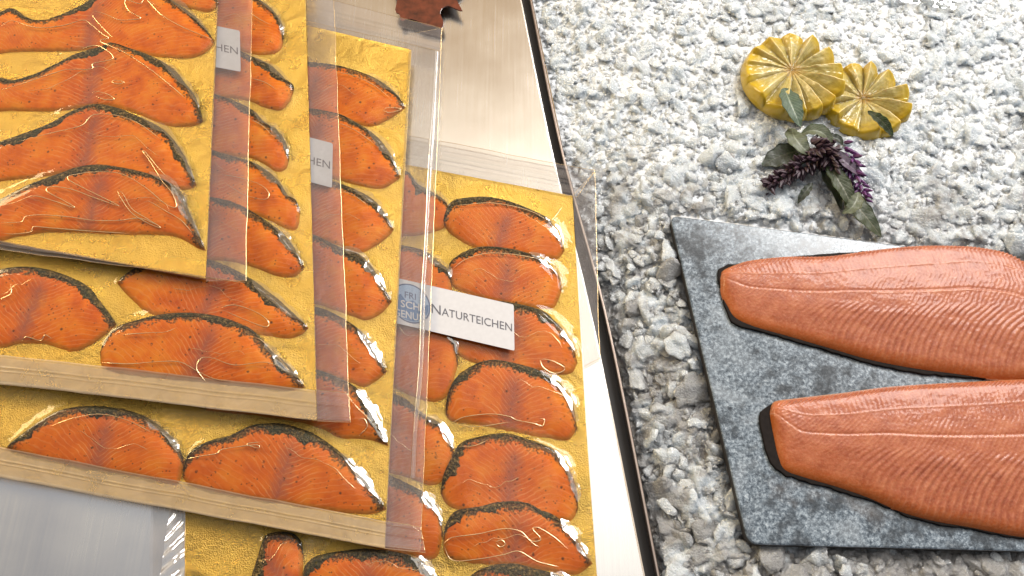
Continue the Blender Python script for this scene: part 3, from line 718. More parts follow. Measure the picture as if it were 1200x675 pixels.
# ------------------------------------------------------------------ vacuum packs
class Pack:
    def __init__(s, z0, card_px, label):
        s.z0 = z0; s.card_px = card_px
        zc = z0+.0008; s.zc = zc
        c = P(card_px, zc)[:, :2]
        s.root = empty('salmon_pack', (float(c[:, 0].mean()), float(c[:, 1].mean()), z0), label, 'fish pack', 'vacuum packs of sliced salmon on the counter')
        s.slices = []
        s.card = c
        adopt(slab('gold_card', s._dens(c), z0, zc, GOLD, None, .00025), s.root)
        lo, hi = c.min(0)-.03, c.max(0)+.03
        s.lo = lo; s.step = .0005
        s.nx, s.ny = ((hi-lo)/s.step).astype(int)+1
        s.H = np.zeros((s.nx, s.ny))
    def _dens(s, c):
        return np.vstack([np.linspace(c[i], c[(i+1) % len(c)], 12)[:-1] for i in range(len(c))])
    def slice(s, top, bot, seed, T=1.1, crust=(.02, .985), cw=8.5, tone=0.0):
        nu, nv = 110, 34
        zz = s.zc+.002
        t = curve(P(top, zz)[:, :2], nu); b = curve(P(bot, zz)[:, :2], nu)
        # ragged outline
        g = fbm(np.arange(nu)/5+seed*7, np.zeros(nu), seed, 3)*.0011
        b = b+np.stack([0*g, g], 1)*np.sin(np.linspace(0, np.pi, nu))[:, None]
        poly = np.vstack([t, b[::-1]])
        v = np.linspace(0, 1, nv)[None, :, None]
        xy = t[:, None]*(1-v)+b[:, None]*v
        X, Y = xy[..., 0], xy[..., 1]
        d, _ = poly_dist(X, Y, poly)
        cen = (t[nu//2]+b[nu//2])/2
        ax = t[int(nu*.8)]-t[int(nu*.2)]; ax /= np.linalg.norm(ax)
        um = ((X-cen[0])*ax[0]+(Y-cen[1])*ax[1])/MM
        wm = np.linalg.norm(xy-t[:, None], axis=2)/MM
        def zf(d_, w01, x, y):
            return s.zc+.0003+MM*(T*(1-np.exp(-d_/.0018))*(.85+.3*vnoise(x*120, y*120, seed))+1.5*(1-w01)*np.clip(d_/.001, .0, 1)**.5)
        w01 = np.broadcast_to(v[..., 0], X.shape)
        Z = zf(d, w01, X, Y)+.0002*fbm(X*500, Y*500, seed)
        edge = np.clip(np.minimum(d/.004, 1), 0, 1)*1.0
        VV = np.stack([X, Y, Z], -1).reshape(-1, 3)
        if s.slices and False: pass
        o = mesh_np('salmon_slice', VV, grid_faces(nu, nv)[:, ::-1], [FLESH], uv=np.stack([um.ravel(), wm.ravel()], 1),
                    attrs={'edge': edge.ravel(), 'tone': np.full(edge.size, tone)})
        adopt(o, s.root)
        # crust of chopped dill along the upper edge
        n = 300; k = 12
        uu = np.linspace(crust[0], crust[1], n)
        tt = np.stack([np.interp(uu*(nu-1), np.arange(nu), t[:, q]) for q in (0, 1)], 1)
        bb_ = np.stack([np.interp(uu*(nu-1), np.arange(nu), b[:, q]) for q in (0, 1)], 1)
        tg = np.gradient(tt, axis=0); tg /= np.linalg.norm(tg, axis=1)[:, None]+1e-12
        nr = np.stack([tg[:, 1], -tg[:, 0]], 1)             # to the inside (downwards in the picture)
        sgn = np.sign(np.sum(nr*(bb_-tt), 1)); nr = nr*np.where(sgn == 0, 1, sgn)[:, None]
        av = np.linalg.norm(bb_-tt, axis=1)
        W = np.minimum(cw*.95*.00044*(.12+1.6*vnoise(uu*9, uu*0+seed, seed)**1.3)*np.clip(np.sin(np.pi*np.clip((uu-crust[0])/(crust[1]-crust[0]), 0, 1))*3.0, .25, 1), av*.5)
        q = np.linspace(-.12, 1, k)[None]
        rag = (1+.5*(vnoise(uu*40, uu*0, seed+3)-.5)+.3*(vnoise(uu*110, uu*0, seed+4)-.5))[:, None]
        off_ = W[:, None]*(q*rag)
        CX = tt[:, None]+nr[:, None]*off_[..., None]
        qq = (q+.12)/1.12
        dd, ins = poly_dist(CX[..., 0], CX[..., 1], poly)
        w_ = np.clip(off_/np.maximum(av, 1e-4)[:, None], 0, 1)
        base = np.where(ins, zf(dd, w_, CX[..., 0], CX[..., 1]), s.zc+.0003)
        base = np.maximum(base, s.zc+.0014*(1-qq))
        prof = np.sin(np.pi*np.clip(qq, 0, 1))**.6
        CZ_ = base+MM*(.45*prof+.5*prof*(vnoise(CX[..., 0]*1500, CX[..., 1]*1500, seed+5)-.25))-.0004*(1-prof)
        CV = np.stack([CX[..., 0], CX[..., 1], CZ_], -1).reshape(-1, 3)
        CV[:n*k:k, 2] = s.zc+.0001
        co = mesh_np('herb_crust', CV, grid_faces(n, k)[:, ::-1], [CRUST]); adopt(co, s.root); 
        co.parent = o; co.matrix_parent_inverse = o.matrix_parent_inverse.copy()
        co.matrix_parent_inverse.identity(); co.matrix_basis.identity()
        o.matrix_parent_inverse = s.root.matrix_basis.inverted()
        # what the film has to lie over
        mn, mx = poly.min(0), poly.max(0)
        i0, j0 = np.maximum(((mn-s.lo)/s.step).astype(int), 0); i1, j1 = np.minimum(((mx-s.lo)/s.step).astype(int)+2, [s.nx, s.ny])
        if i1 > i0 and j1 > j0:
            gx, gy = np.meshgrid(s.lo[0]+np.arange(i0, i1)*s.step, s.lo[1]+np.arange(j0, j1)*s.step, indexing='ij')
            dd, ins = poly_dist(gx, gy, poly[::3])
            ymx = np.interp(gx, t[:, 0], t[:, 1]); ymn = np.interp(gx, b[:, 0], b[:, 1])
            w_ = np.clip((ymx-gy)/np.maximum(ymx-ymn, 1e-4), 0, 1)
            zz = np.where(ins, zf(dd, w_, gx, gy)-s.zc+.0009*np.exp(-(w_*15)), 0)
            s.H[i0:i1, j0:j1] = np.maximum(s.H[i0:i1, j0:j1], zz)
        s.slices.append((t, b, poly, av))
        return o
    def lay(s):
        H = s.H
        a_ = gblur(H, 8.0)
        s.FZ = np.maximum(H+.00025, a_*1.45+.0002)
        gx, gy = np.meshgrid(s.lo[0]+np.arange(s.nx)*s.step, s.lo[1]+np.arange(s.ny)*s.step, indexing='ij')
        tent = gblur((H <= 0).astype(float), 1.0)*np.clip(a_/.0005, 0, 1)
        s.FZ = gblur(s.FZ, 1.1)+.0003+tent*.0005*fbm(gx*260, gy*260, 77, 2)
    def fz(s, xy):
        xy = np.asarray(xy); f_ = (xy-s.lo)/s.step
        i = np.clip(f_[:, 0], 0, s.nx-2.001); j = np.clip(f_[:, 1], 0, s.ny-2.001)
        a_, b_ = i.astype(int), j.astype(int); u, v = i-a_, j-b_
        Fz = s.FZ
        return s.zc+(Fz[a_, b_]*(1-u)*(1-v)+Fz[a_+1, b_]*u*(1-v)+Fz[a_, b_+1]*(1-u)*v+Fz[a_+1, b_+1]*u*v)
    def film(s, quad_px, glints, auto, seed):
        """clear film lying over the slices, with gold tubes that draw its looping reflections"""
        s.lay()
        q = P(quad_px, s.zc+.002)[:, :2]
        nu, nv = 300, 420
        u = np.linspace(0, 1, nu)[:, None, None]; v = np.linspace(0, 1, nv)[None, :, None]
        xy = (q[0]*(1-u)+q[1]*u)*(1-v)+(q[3]*(1-u)+q[2]*u)*v
        z = s.fz(xy.reshape(-1, 2))
        V = [np.column_stack([xy.reshape(-1, 2), z])]; Fs = [grid_faces(nu, nv)[:, ::-1]]; mi = [np.zeros(len(Fs[0]), int)]; off = nu*nv
        g = np.random.default_rng(seed)
        lines = []
        for c in glints:
            w = P(curve(c, max(12, len(c)*8)), s.zc+.003)[:, :2]; lines.append((w, .00023))
        for (t, b, poly, av) in s.slices:
            for _ in range(auto):
                a0 = g.uniform(.1, .55); a1 = a0+g.uniform(.2, .42); n = 60
                uu = np.linspace(a0, min(a1, .95), n); dv = g.uniform(.18, .72)
                vv = dv+.35*fbm(uu*7+g.uniform(0, 50), uu*0+3, seed, 3)+.06*np.sin(uu*20+g.uniform(0, 6))
                tt = np.stack([np.interp(uu*(len(t)-1), np.arange(len(t)), t[:, k]) for k in (0, 1)], 1)
                bb = np.stack([np.interp(uu*(len(t)-1), np.arange(len(t)), b[:, k]) for k in (0, 1)], 1)
                w = tt*(1-vv[:, None])+bb*vv[:, None]
                lines.append((w, .00012))
        for w, r0 in lines:
            n = len(w)
            x3 = np.column_stack([w, s.fz(w)+.00012])
            tp = np.clip(np.minimum(np.arange(n), np.arange(n)[::-1])/4.0, .25, 1)
            tv, tf = tube(x3, r0*tp*(.7+.6*vnoise(np.arange(n)/6, np.zeros(n), seed)), 6)
            V.append(tv); Fs.append(tf+off); mi.append(np.ones(len(tf), int)); off += len(tv)
        o = mesh_np('clear_film', np.vstack(V), np.vstack(Fs), [FILM, GLINT], mi=np.concatenate(mi))
        adopt(o, s.root)
    def folds(s, seed, skip=()):
        """crumpled film pulled down from the right end of each slice to the card"""
        g = np.random.default_rng(seed)
        for n_, (t, b, poly, av) in enumerate(s.slices):
            if n_ in skip: continue
            nu, nv = 70, 14
            u0 = g.uniform(.64, .76); u1 = g.uniform(.95, .985)
            uu = np.linspace(u0, u1, nu)
            tt = np.stack([np.interp(uu*(len(t)-1), np.arange(len(t)), t[:, k]) for k in (0, 1)], 1)
            tg = np.gradient(tt, axis=0); tg /= np.linalg.norm(tg, axis=1)[:, None]
            nr = np.stack([-tg[:, 1], tg[:, 0]], 1)
            env = np.sin(np.pi*np.linspace(0, 1, nu)**.8)**.6
            wob = vnoise(uu*34, uu*0, seed+n_)
            wout = MM*(.3+2.3*env*(.2+.9*wob)); win = MM*(.3+3.4*env*(.15+1.1*vnoise(uu*22, uu*0+4, seed+n_)))
            q = np.linspace(0, 1, nv)[None]
            off = -win[:, None]+(win+wout)[:, None]*q
            xy = tt[:, None]+nr[:, None]*off[..., None]
            x, y = xy[..., 0], xy[..., 1]
            ztop = s.fz(tt-nr*win[:, None])+.0005
            zlow = s.fz(tt+nr*wout[:, None])+.0002
            z = ztop[:, None]*(1-q)+zlow[:, None]*q
            z = np.maximum(z, s.fz(xy.reshape(-1, 2)).reshape(x.shape)+.0002)
            ed = np.sin(np.pi*q)
            al = uu[:, None]*np.linalg.norm(t[-1]-t[0])/MM; ac = off/MM
            z = z+ed*(.0007*fbm(al/5.5, ac/1.8, seed+n_, 2)+.00045*np.abs(fbm(al/2.6, ac/1.4, seed+9+n_, 2)))
            adopt(mesh_np('film_fold', np.stack([x, y, z], -1).reshape(-1, 3), grid_faces(nu, nv), [FOLD]), s.root)
    def flat(s, name, quad_px, dz, mat, ripple=.0004, seed=0, nu=60, nv=120, bow=0.0, ridges=None, curl=None):
        """a strip of film: quad given as four corners, optional ridges across v"""
        q = P(quad_px, s.z0+dz)[:, :2]
        u = np.linspace(0, 1, nu)[:, None, None]; v = np.linspace(0, 1, nv)[None, :, None]
        xy = (q[0]*(1-u)+q[1]*u)*(1-v)+(q[3]*(1-u)+q[2]*u)*v
        xy = xy+.0012*np.stack([fbm(xy[..., 0]*60, xy[..., 1]*60, seed+21, 2), fbm(xy[..., 0]*60+9, xy[..., 1]*60, seed+22, 2)], -1)
        x, y = xy[..., 0], xy[..., 1]
        z = s.z0+dz+ripple*2*fbm(x*70, y*70, seed)+ripple*.7*fbm(x*260, y*120, seed+3)+bow*np.sin(np.pi*u[..., 0])
        if ridges:
            for rv, rw, rh in ridges:
                z = z+rh*np.exp(-((v[..., 0]-rv)/rw)**2)
        if curl: z = z+curl(u[..., 0], v[..., 0])
        V = np.stack([x, y, z], -1).reshape(-1, 3)
        Fs = grid_faces(nu, nv)[:, ::-1]; mi = np.zeros(len(Fs), int)
        if mat is FLANGE:                                    # tubes draw the bright glint along the cut edges of the film
            g3 = V.reshape(nu, nv, 3); allV, allF, ms = [V], [Fs], [mi]; off = len(V)
            for ln in (g3[-1], g3[:, 0], g3[:, -1]):
                tv, tf = tube(ln, .00013, 5); allV.append(tv); allF.append(tf+off); ms.append(np.ones(len(tf), int)); off += len(tv)
            V, Fs, mi = np.vstack(allV), np.vstack(allF), np.concatenate(ms)
        o = mesh_np(name, V, Fs, [mat, GLINT], mi=mi); return adopt(o, s.root)
    def fold(s, name, pts_px, dz, rad, mat):
        """a doubled fold of film: a slim flattened tube"""
        w = curve(P(pts_px, s.z0+dz), 80)
        r_ = rad*(.7+.6*vnoise(np.arange(80)/9, np.zeros(80), 3))
        V, Fc = tube(w, r_, 8); V[:, 2] = s.z0+dz+(V[:, 2]-s.z0-dz)*.5
        return adopt(mesh_np(name, V, Fc, [mat]), s.root)
    def sticker(s, quad_px, dz):
        """printed sticker; quad: left-top, right-top, right-bottom, left-bottom of the paper"""
        z = s.z0+dz
        q = P(quad_px, z)[:, :2]
        def mp(u, v): return (q[0]*(1-u)+q[1]*u)*(1-v)+(q[3]*(1-u)+q[2]*u)*v
        ol = np.array([mp(u, v) for u, v in ([(t, 0) for t in np.linspace(.006, .994, 14)]+[(1, t) for t in np.linspace(.03, .97, 8)]+[(t, 1) for t in np.linspace(.994, .006, 14)]+[(0, t) for t in np.linspace(.97, .03, 8)])])
        lab = adopt(slab('sticker', ol, z-.00015, z, PAPER, None, 0), s.root)
        def sub(name, V, Fc, mat, lift):
            me = bpy.data.meshes.new(name)
            W = [tuple(mp(a_, b_))+(z+lift,) for a_, b_ in V]
            me.from_pydata(W, [], Fc); me.update()
            o = link(name, me, None, [mat]); adopt(o, s.root)
            o.parent = lab; o.matrix_parent_inverse.identity(); return o
        wpx = np.linalg.norm(q[1]-q[0]); hpx = np.linalg.norm(q[3]-q[0]); asp = wpx/hpx
        def text(body, x, y, h, mat, name, lift=.0001, bold=0.0, align='LEFT', par=None):
            cu = bpy.data.curves.new(name, 'FONT'); cu.body = body; cu.align_x = align; cu.offset = bold; cu.resolution_u = 3
            ob = bpy.data.objects.new(name, cu); COL.objects.link(ob)
            me = bpy.data.meshes.new_from_object(ob.evaluated_get(bpy.context.evaluated_depsgraph_get()))
            V = [(v.co.x, v.co.y) for v in me.vertices]; Fc = [tuple(p_.vertices) for p_ in me.polygons]
            bpy.data.objects.remove(ob); bpy.data.curves.remove(cu); bpy.data.meshes.remove(me)
            return [(x+a_*h/asp, y-b_*h) for a_, b_ in V], Fc
        V, Fc = text('N', .402, .60, .30, INK, 'lettering'); xN = max(a_ for a_, b_ in V)
        V2, F2 = text('ATURTEICHEN', xN+.008, .60, .245, INK, 'lettering')
        k = (.985-xN-.008)/(max(a_ for a_, b_ in V2)-xN-.008)
        V2 = [(xN+.008+(a_-xN-.008)*k, b_) for a_, b_ in V2]
        sub('lettering', V+V2, Fc+[tuple(i+len(V) for i in f_) for f_ in F2], INK, .00012)
        cx, cy, R = .255, .50, .43
        disc = lambda r, n=48: [(cx+math.cos(a_)*r/asp, cy+math.sin(a_)*r) for a_ in np.linspace(0, 2*math.pi, n, endpoint=False)]
        em = sub('emblem', disc(R), [tuple(range(48))], NAVY, .00008)
        sub('emblem_field', disc(R*.93), [tuple(range(48))], PALEBLUE, .00012).parent = em
        wave = [(cx+x/asp, cy+y) for x, y in [(R*.90*math.cos(a_), R*.90*math.sin(a_)) for a_ in np.linspace(-.15, math.pi+.15, 30)]+[(-.33, -.10), (-.20, -.16), (-.08, -.02), (.06, -.08), (.2, .02), (.30, -.02)]]
        sub('emblem_wave', wave, [tuple(range(len(wave)))], BLUE, .00016).parent = em
        rows = [('FRI', -.10, .20, BLUE), ('SCH', .12, .22, PAPER), ('GENUSS', .34, .22, PAPER)]
        Vt, Ft = [], []; Vb, Fb = [], []
        for body, yy, h, mt in rows:
            V, Fc = text(body, cx, cy+yy, h, mt, 'emblem_lettering', align='CENTER', bold=.012)
            mx = max(abs(a_-cx) for a_, b_ in V)*asp
            kk = min(1, R*.80/mx); V = [(cx+(a_-cx)*kk, b_) for a_, b_ in V]
            A_, B_ = (Vb, Fb) if mt is BLUE else (Vt, Ft)
            B_ += [tuple(i+len(A_) for i in f_) for f_ in Fc]; A_ += V
        sub('emblem_lettering', Vt, Ft, PAPER, .0002).parent = em
        sub('emblem_lettering', Vb, Fb, NAVY, .0002).parent = em
        return lab

PITCH = .0072
# ---- lowest pack
p4 = Pack(.0004, [(226, 146), (671, 229), (687, 500), (708, 790), (214, 780)], 'lowest vacuum pack of salmon slices at the counter edge, blue emblem sticker in full view')
for k, (t, b) in enumerate([
  ([(519, 262), (521, 248), (530, 235), (547, 231), (573, 230), (600, 236), (627, 247), (643, 256), (655, 272), (662, 292)], [(519, 262), (530, 274), (555, 288), (590, 293), (620, 297), (648, 302), (656, 300), (662, 292)]),
  ([(526, 322), (528, 306), (547, 293), (568, 288), (600, 291), (627, 299), (642, 307), (655, 320), (659, 338)], [(526, 322), (533, 336), (565, 348), (600, 355), (635, 360), (650, 358), (659, 338)]),
  ([(525, 385), (530, 368), (545, 358), (575, 352), (600, 354), (632, 362), (645, 371), (661, 387), (673, 408), (677, 424)], [(525, 385), (532, 410), (560, 425), (600, 430), (632, 434), (653, 438), (670, 436), (677, 424)]),
  ([(522, 485), (524, 465), (533, 444), (555, 427), (579, 421), (611, 427), (637, 436), (659, 452), (672, 475), (677, 502)], [(522, 485), (530, 493), (560, 497), (600, 505), (640, 512), (665, 515), (677, 502)]),
  ([(516, 577), (520, 556), (530, 535), (541, 518), (563, 511), (590, 507), (615, 513), (648, 526), (666, 546), (676, 572), (678, 596)], [(516, 577), (522, 589), (535, 596), (565, 600), (600, 600), (640, 606), (668, 610), (678, 596)]),
  ([(519, 630), (524, 612), (537, 598), (563, 593), (589, 587), (616, 588), (634, 597), (650, 604), (669, 620), (684, 643), (695, 660)], [(519, 630), (524, 652), (560, 660), (600, 662), (640, 668), (675, 673), (695, 660)]),
  ([(535, 700), (548, 678), (568, 665), (600, 661), (627, 667), (655, 675), (675, 690), (690, 712)], [(535, 700), (545, 730), (600, 738), (660, 735), (690, 712)]),
  ([(360, 240), (400, 205), (440, 195), (475, 199), (490, 215), (510, 226), (522, 235), (528, 246)], [(360, 260), (420, 265), (460, 275), (490, 274), (508, 270), (521, 264), (528, 246)]),
  ([(360, 310), (400, 290), (440, 282), (468, 286), (497, 293), (513, 305), (526, 318), (530, 335)], [(360, 340), (440, 350), (500, 362), (525, 358), (530, 335)]),
  ([(360, 385), (400, 360), (450, 355), (490, 362), (520, 378), (533, 400), (537, 425)], [(360, 420), (430, 440), (480, 462), (507, 470), (525, 460), (537, 425)]),
  ([(360, 490), (400, 465), (440, 458), (470, 465), (497, 485), (517, 497), (530, 518), (532, 532)], [(360, 520), (430, 545), (480, 560), (505, 568), (521, 560), (532, 532)]),
  ([(360, 590), (400, 562), (440, 553), (462, 560), (490, 573), (508, 588), (516, 606), (519, 625)], [(360, 615), (430, 640), (480, 650), (500, 655), (513, 650), (519, 625)]),
  ([(352, 690), (360, 660), (385, 648), (420, 644), (460, 646), (485, 654), (503, 667), (516, 690)], [(352, 690), (365, 715), (430, 725), (490, 720), (516, 690)]),
  ([(285, 700), (298, 665), (308, 632), (318, 624), (340, 624), (352, 635), (355, 655)], [(285, 700), (300, 720), (340, 705), (352, 682), (355, 655)])]):
    p4.slice(t, b, 100+k, crust=(.02, .80) if k < 7 else (.02, .95), cw=9, tone=.25)
p4.film([(226, 146), (671, 229), (708, 790), (214, 780)], [
  [(531, 242), (545, 241), (575, 239), (605, 243), (627, 250), (640, 258)],
  [(530, 316), (545, 305), (570, 298), (600, 299), (632, 304)],
  [(633, 422), (640, 421), (655, 426), (662, 432), (650, 437), (637, 431), (633, 422)],
  [(528, 495), (545, 488), (575, 485), (597, 488), (605, 492), (625, 496), (636, 500)],
  [(528, 495), (560, 499), (600, 494)], [(632, 490), (638, 492), (636, 499), (631, 497)],
  [(520, 637), (530, 630), (560, 626), (590, 620), (610, 623), (622, 634), (634, 632), (624, 620), (632, 619), (650, 630), (665, 643)],
  [(520, 640), (530, 656), (560, 655), (590, 650), (608, 646), (630, 658), (655, 664)],
  [(581, 635), (588, 633), (592, 638), (586, 641), (581, 637)],
  [(646, 258), (652, 250), (659, 240)], [(536, 523), (555, 523), (572, 516)]], 1, 41)
p4.folds(41, (13,))
p4.flat('film_margin', [(671, 229), (697, 201), (703, 420), (684, 430)], .0016, FLANGE, .0006, 5, 40, 140)
p4.flat('film_margin', [(176, 575), (217, 575), (216, 780), (176, 780)], .0012, FLANGE, .0012, 6, 40, 120)
p4.flat('film_fold', [(205, 596), (216, 584), (216, 780), (176, 780)], .0030, FOLD, .0012, 61, 50, 120, curl=lambda u, v: .0045*(1-u)+.0004*np.sin(v*60+u*5))
p4.flat('zip_seal', [(470, 157), (697, 200), (676, 231), (470, 192)], .0018, FLANGE, .0005, 7, 160, 60,
        ridges=[(.12, .04, .0007), (.45, .03, .0006), (.58, .03, .0006), (.9, .05, .0008)])
p4.sticker([(440, 320), (602, 357), (603, 411), (440, 373)], .0068)

# ---- third pack
p3 = Pack(.0004+PITCH, [(-120, -60), (-20, -60), (482, 58), (451, 643), (-120, 533)], 'long vacuum pack of salmon slices, its beige folded lower seal running over bare steel')
for k, (t, b) in enumerate([
  ([(240, 100), (290, 78), (340, 71), (391, 75), (429, 86), (450, 97), (465, 110), (475, 124)], [(240, 125), (330, 128), (380, 133), (420, 144), (436, 146), (455, 138), (475, 124)]),
  ([(240, 160), (290, 135), (340, 125), (391, 131), (416, 142), (440, 158), (456, 178), (469, 206)], [(240, 185), (330, 195), (396, 209), (421, 216), (445, 219), (458, 214), (469, 206)]),
  ([(240, 235), (290, 212), (345, 203), (391, 212), (424, 225), (441, 237), (452, 252), (461, 267)], [(240, 262), (330, 272), (385, 282), (405, 290), (424, 294), (440, 286), (455, 275), (461, 267)]),
  ([(240, 300), (290, 276), (335, 270), (366, 274), (396, 288), (421, 298), (437, 315), (449, 335), (459, 352)], [(240, 330), (330, 345), (380, 358), (409, 368), (428, 374), (446, 366), (459, 352)]),
  ([(240, 385), (290, 362), (335, 355), (373, 360), (401, 372), (421, 386), (437, 405), (453, 434)], [(240, 410), (330, 425), (380, 438), (410, 447), (426, 452), (442, 444), (453, 434)]),
  ([(240, 460), (290, 437), (335, 428), (372, 433), (396, 442), (415, 452), (430, 468), (443, 493), (455, 522)], [(240, 480), (330, 490), (379, 503), (396, 512), (420, 513), (435, 515), (455, 522)]),
  ([(212, 558), (220, 532), (240, 518), (268, 510), (298, 497), (330, 497), (352, 503), (380, 516), (413, 543), (435, 570), (452, 596)], [(212, 558), (222, 568), (260, 578), (320, 588), (380, 597), (430, 602), (452, 596)]),
  ([(3, 526), (25, 508), (49, 491), (70, 480), (95, 476), (125, 477), (150, 481), (173, 490), (194, 506), (207, 522), (215, 540)], [(3, 526), (20, 530), (87, 546), (162, 558), (195, 566), (208, 566), (215, 540)])]):
    p3.slice(t, b, 200+k, cw=10 if k > 5 else 8, tone=.55 if k > 5 else .1)
p3.film([(-120, -80), (482, 58), (451, 643), (-120, 533)], [
  [(391, 86), (415, 90), (440, 102), (460, 118)], [(390, 143), (415, 153), (440, 170)],
  [(392, 222), (415, 230), (432, 242)], [(216, 538), (235, 535), (255, 532), (262, 527), (300, 522), (304, 526), (290, 521), (310, 518)],
  [(60, 500), (90, 490), (120, 486), (150, 493), (180, 508)], [(420, 510), (430, 500), (427, 491), (420, 492)], [(449, 129), (455, 126), (470, 126), (456, 131), (449, 129)]], 1, 31)
p3.folds(31, ())
p3.flat('film_margin', [(480, 40), (518, 33), (493, 645), (451, 640)], .0012, FLANGE, .0005, 8, 40, 200)
p3.fold('film_fold', [(512, 60), (508, 130), (504, 190), (499, 290), (496, 340), (493, 430), (487, 500), (484, 560)], .0020, .0011, FLANGE)
p3.flat('seal_strip', [(-120, 500), (452, 611), (451, 643), (-120, 537)], .0020, STRIP, .0002, 9, 220, 50,
        ridges=[(.04, .03, .00025), (.44, .03, .00022), (.56, .02, .00015), (.96, .04, .0002)])
p3.flat('zip_seal', [(250, -36), (518, 33), (516, 60), (250, 0)], .0016, FLANGE, .0004, 10, 160, 60,
        ridges=[(.42, .05, .0008), (.60, .03, .0006), (.85, .04, .0006)])
p3.flat('seal_end', [(452, 611), (493, 618), (499, 648), (451, 643)], .0022, FLANGE, .0003, 72, 40, 40, ridges=[(.1, .04, .0003), (.45, .04, .0003), (.9, .05, .0003)])
p3.sticker([(214, 122), (390, 168), (389, 220), (212, 172)], .0068)

# ---- second pack
p2 = Pack(.0004+2*PITCH, [(-120, -60), (356, -60), (363, 170), (372, 493), (-120, 431)], 'second vacuum pack from the top, beige seal strip below its salmon slices')
for k, (t, b) in enumerate([
  ([(130, -20), (200, -45), (260, -25), (295, -6), (312, 4), (325, 18), (331, 32), (331, 48)], [(130, 40), (200, 45), (260, 50), (295, 61), (318, 61), (328, 56), (331, 48)]),
  ([(110, 70), (170, 40), (220, 42), (260, 50), (290, 63), (316, 75), (333, 91), (343, 98), (343, 106)], [(110, 105), (200, 110), (260, 112), (292, 117), (310, 124), (328, 127), (338, 117), (343, 106)]),
  ([(110, 135), (170, 105), (220, 104), (260, 112), (292, 126), (310, 142), (325, 152), (335, 168), (338, 185)], [(110, 165), (200, 175), (260, 180), (292, 183), (308, 190), (323, 199), (334, 196), (338, 185)]),
  ([(110, 205), (170, 172), (225, 170), (265, 180), (298, 190), (323, 208), (336, 227), (346, 233), (351, 246)], [(110, 235), (200, 240), (260, 245), (292, 248), (315, 257), (338, 267), (348, 265), (351, 246)]),
  ([(110, 270), (170, 235), (220, 228), (260, 232), (288, 243), (323, 266), (336, 279), (347, 295), (356, 311)], [(110, 300), (200, 302), (260, 304), (290, 310), (325, 322), (345, 322), (356, 311)]),
  ([(135, 330), (160, 312), (200, 300), (245, 304), (285, 321), (315, 343), (341, 364), (361, 383)], [(135, 330), (150, 347), (174, 366), (200, 368), (240, 372), (270, 385), (308, 391), (335, 395), (352, 391), (361, 383)]),
  ([(115, 412), (125, 394), (140, 381), (165, 373), (195, 367), (225, 366), (255, 370), (285, 380), (302, 392), (318, 410), (341, 433), (357, 452)], [(115, 412), (122, 432), (170, 440), (230, 446), (290, 452), (340, 456), (357, 452)]),
  ([(-80, 360), (-40, 330), (0, 315), (35, 312), (70, 320), (98, 333), (113, 350), (125, 365), (135, 379)], [(-80, 395), (-40, 405), (0, 406), (22, 401), (50, 402), (80, 410), (100, 405), (120, 392), (135, 379)])]):
    p2.slice(t, b, 300+k, cw=8.5, tone=.0)
p2.film([(-120, -60), (356, -60), (372, 493), (-120, 431)], [
  [(260, 206), (275, 208), (300, 215), (312, 222), (316, 230), (308, 234), (285, 228), (262, 214)],
  [(144, 393), (175, 391), (195, 390), (208, 385)], [(118, 424), (150, 426), (180, 424), (210, 424), (230, 434), (250, 443), (270, 446)],
  [(240, 446), (230, 432), (236, 420), (250, 420), (275, 428), (310, 425), (330, 430)],
  [(256, 362), (275, 358), (300, 366), (314, 376), (312, 383), (290, 376), (262, 364)], [(0, 352), (14, 345), (14, 334)],
  [(24, 398), (30, 394), (46, 398), (52, 392), (60, 396)], [(298, 395), (308, 400), (325, 418), (340, 436)],
  [(293, 16), (305, 24), (318, 30)], [(292, 92), (310, 97), (325, 106)], [(292, 140), (308, 148), (322, 162)]], 1, 21)
p2.folds(21, (7,))
p2.flat('film_margin', [(358, -60), (389, -60), (410, 493), (371, 491)], .0012, FLANGE, .0005, 12, 40, 200)
p2.flat('seal_strip', [(-120, 402), (370, 457), (371, 493), (-120, 436)], .0020, STRIP, .0002, 13, 220, 50,
        ridges=[(.04, .03, .00025), (.42, .03, .00022), (.56, .02, .00015), (.96, .04, .0002)])
p2.flat('seal_end', [(371, 457), (408, 461), (411, 495), (372, 493)], .0022, FLANGE, .0003, 71, 40, 40, ridges=[(.1, .04, .0003), (.45, .04, .0003), (.9, .05, .0003)])
p2.sticker([(100, -1), (281, 36), (282, 84), (100, 50)], .0068)

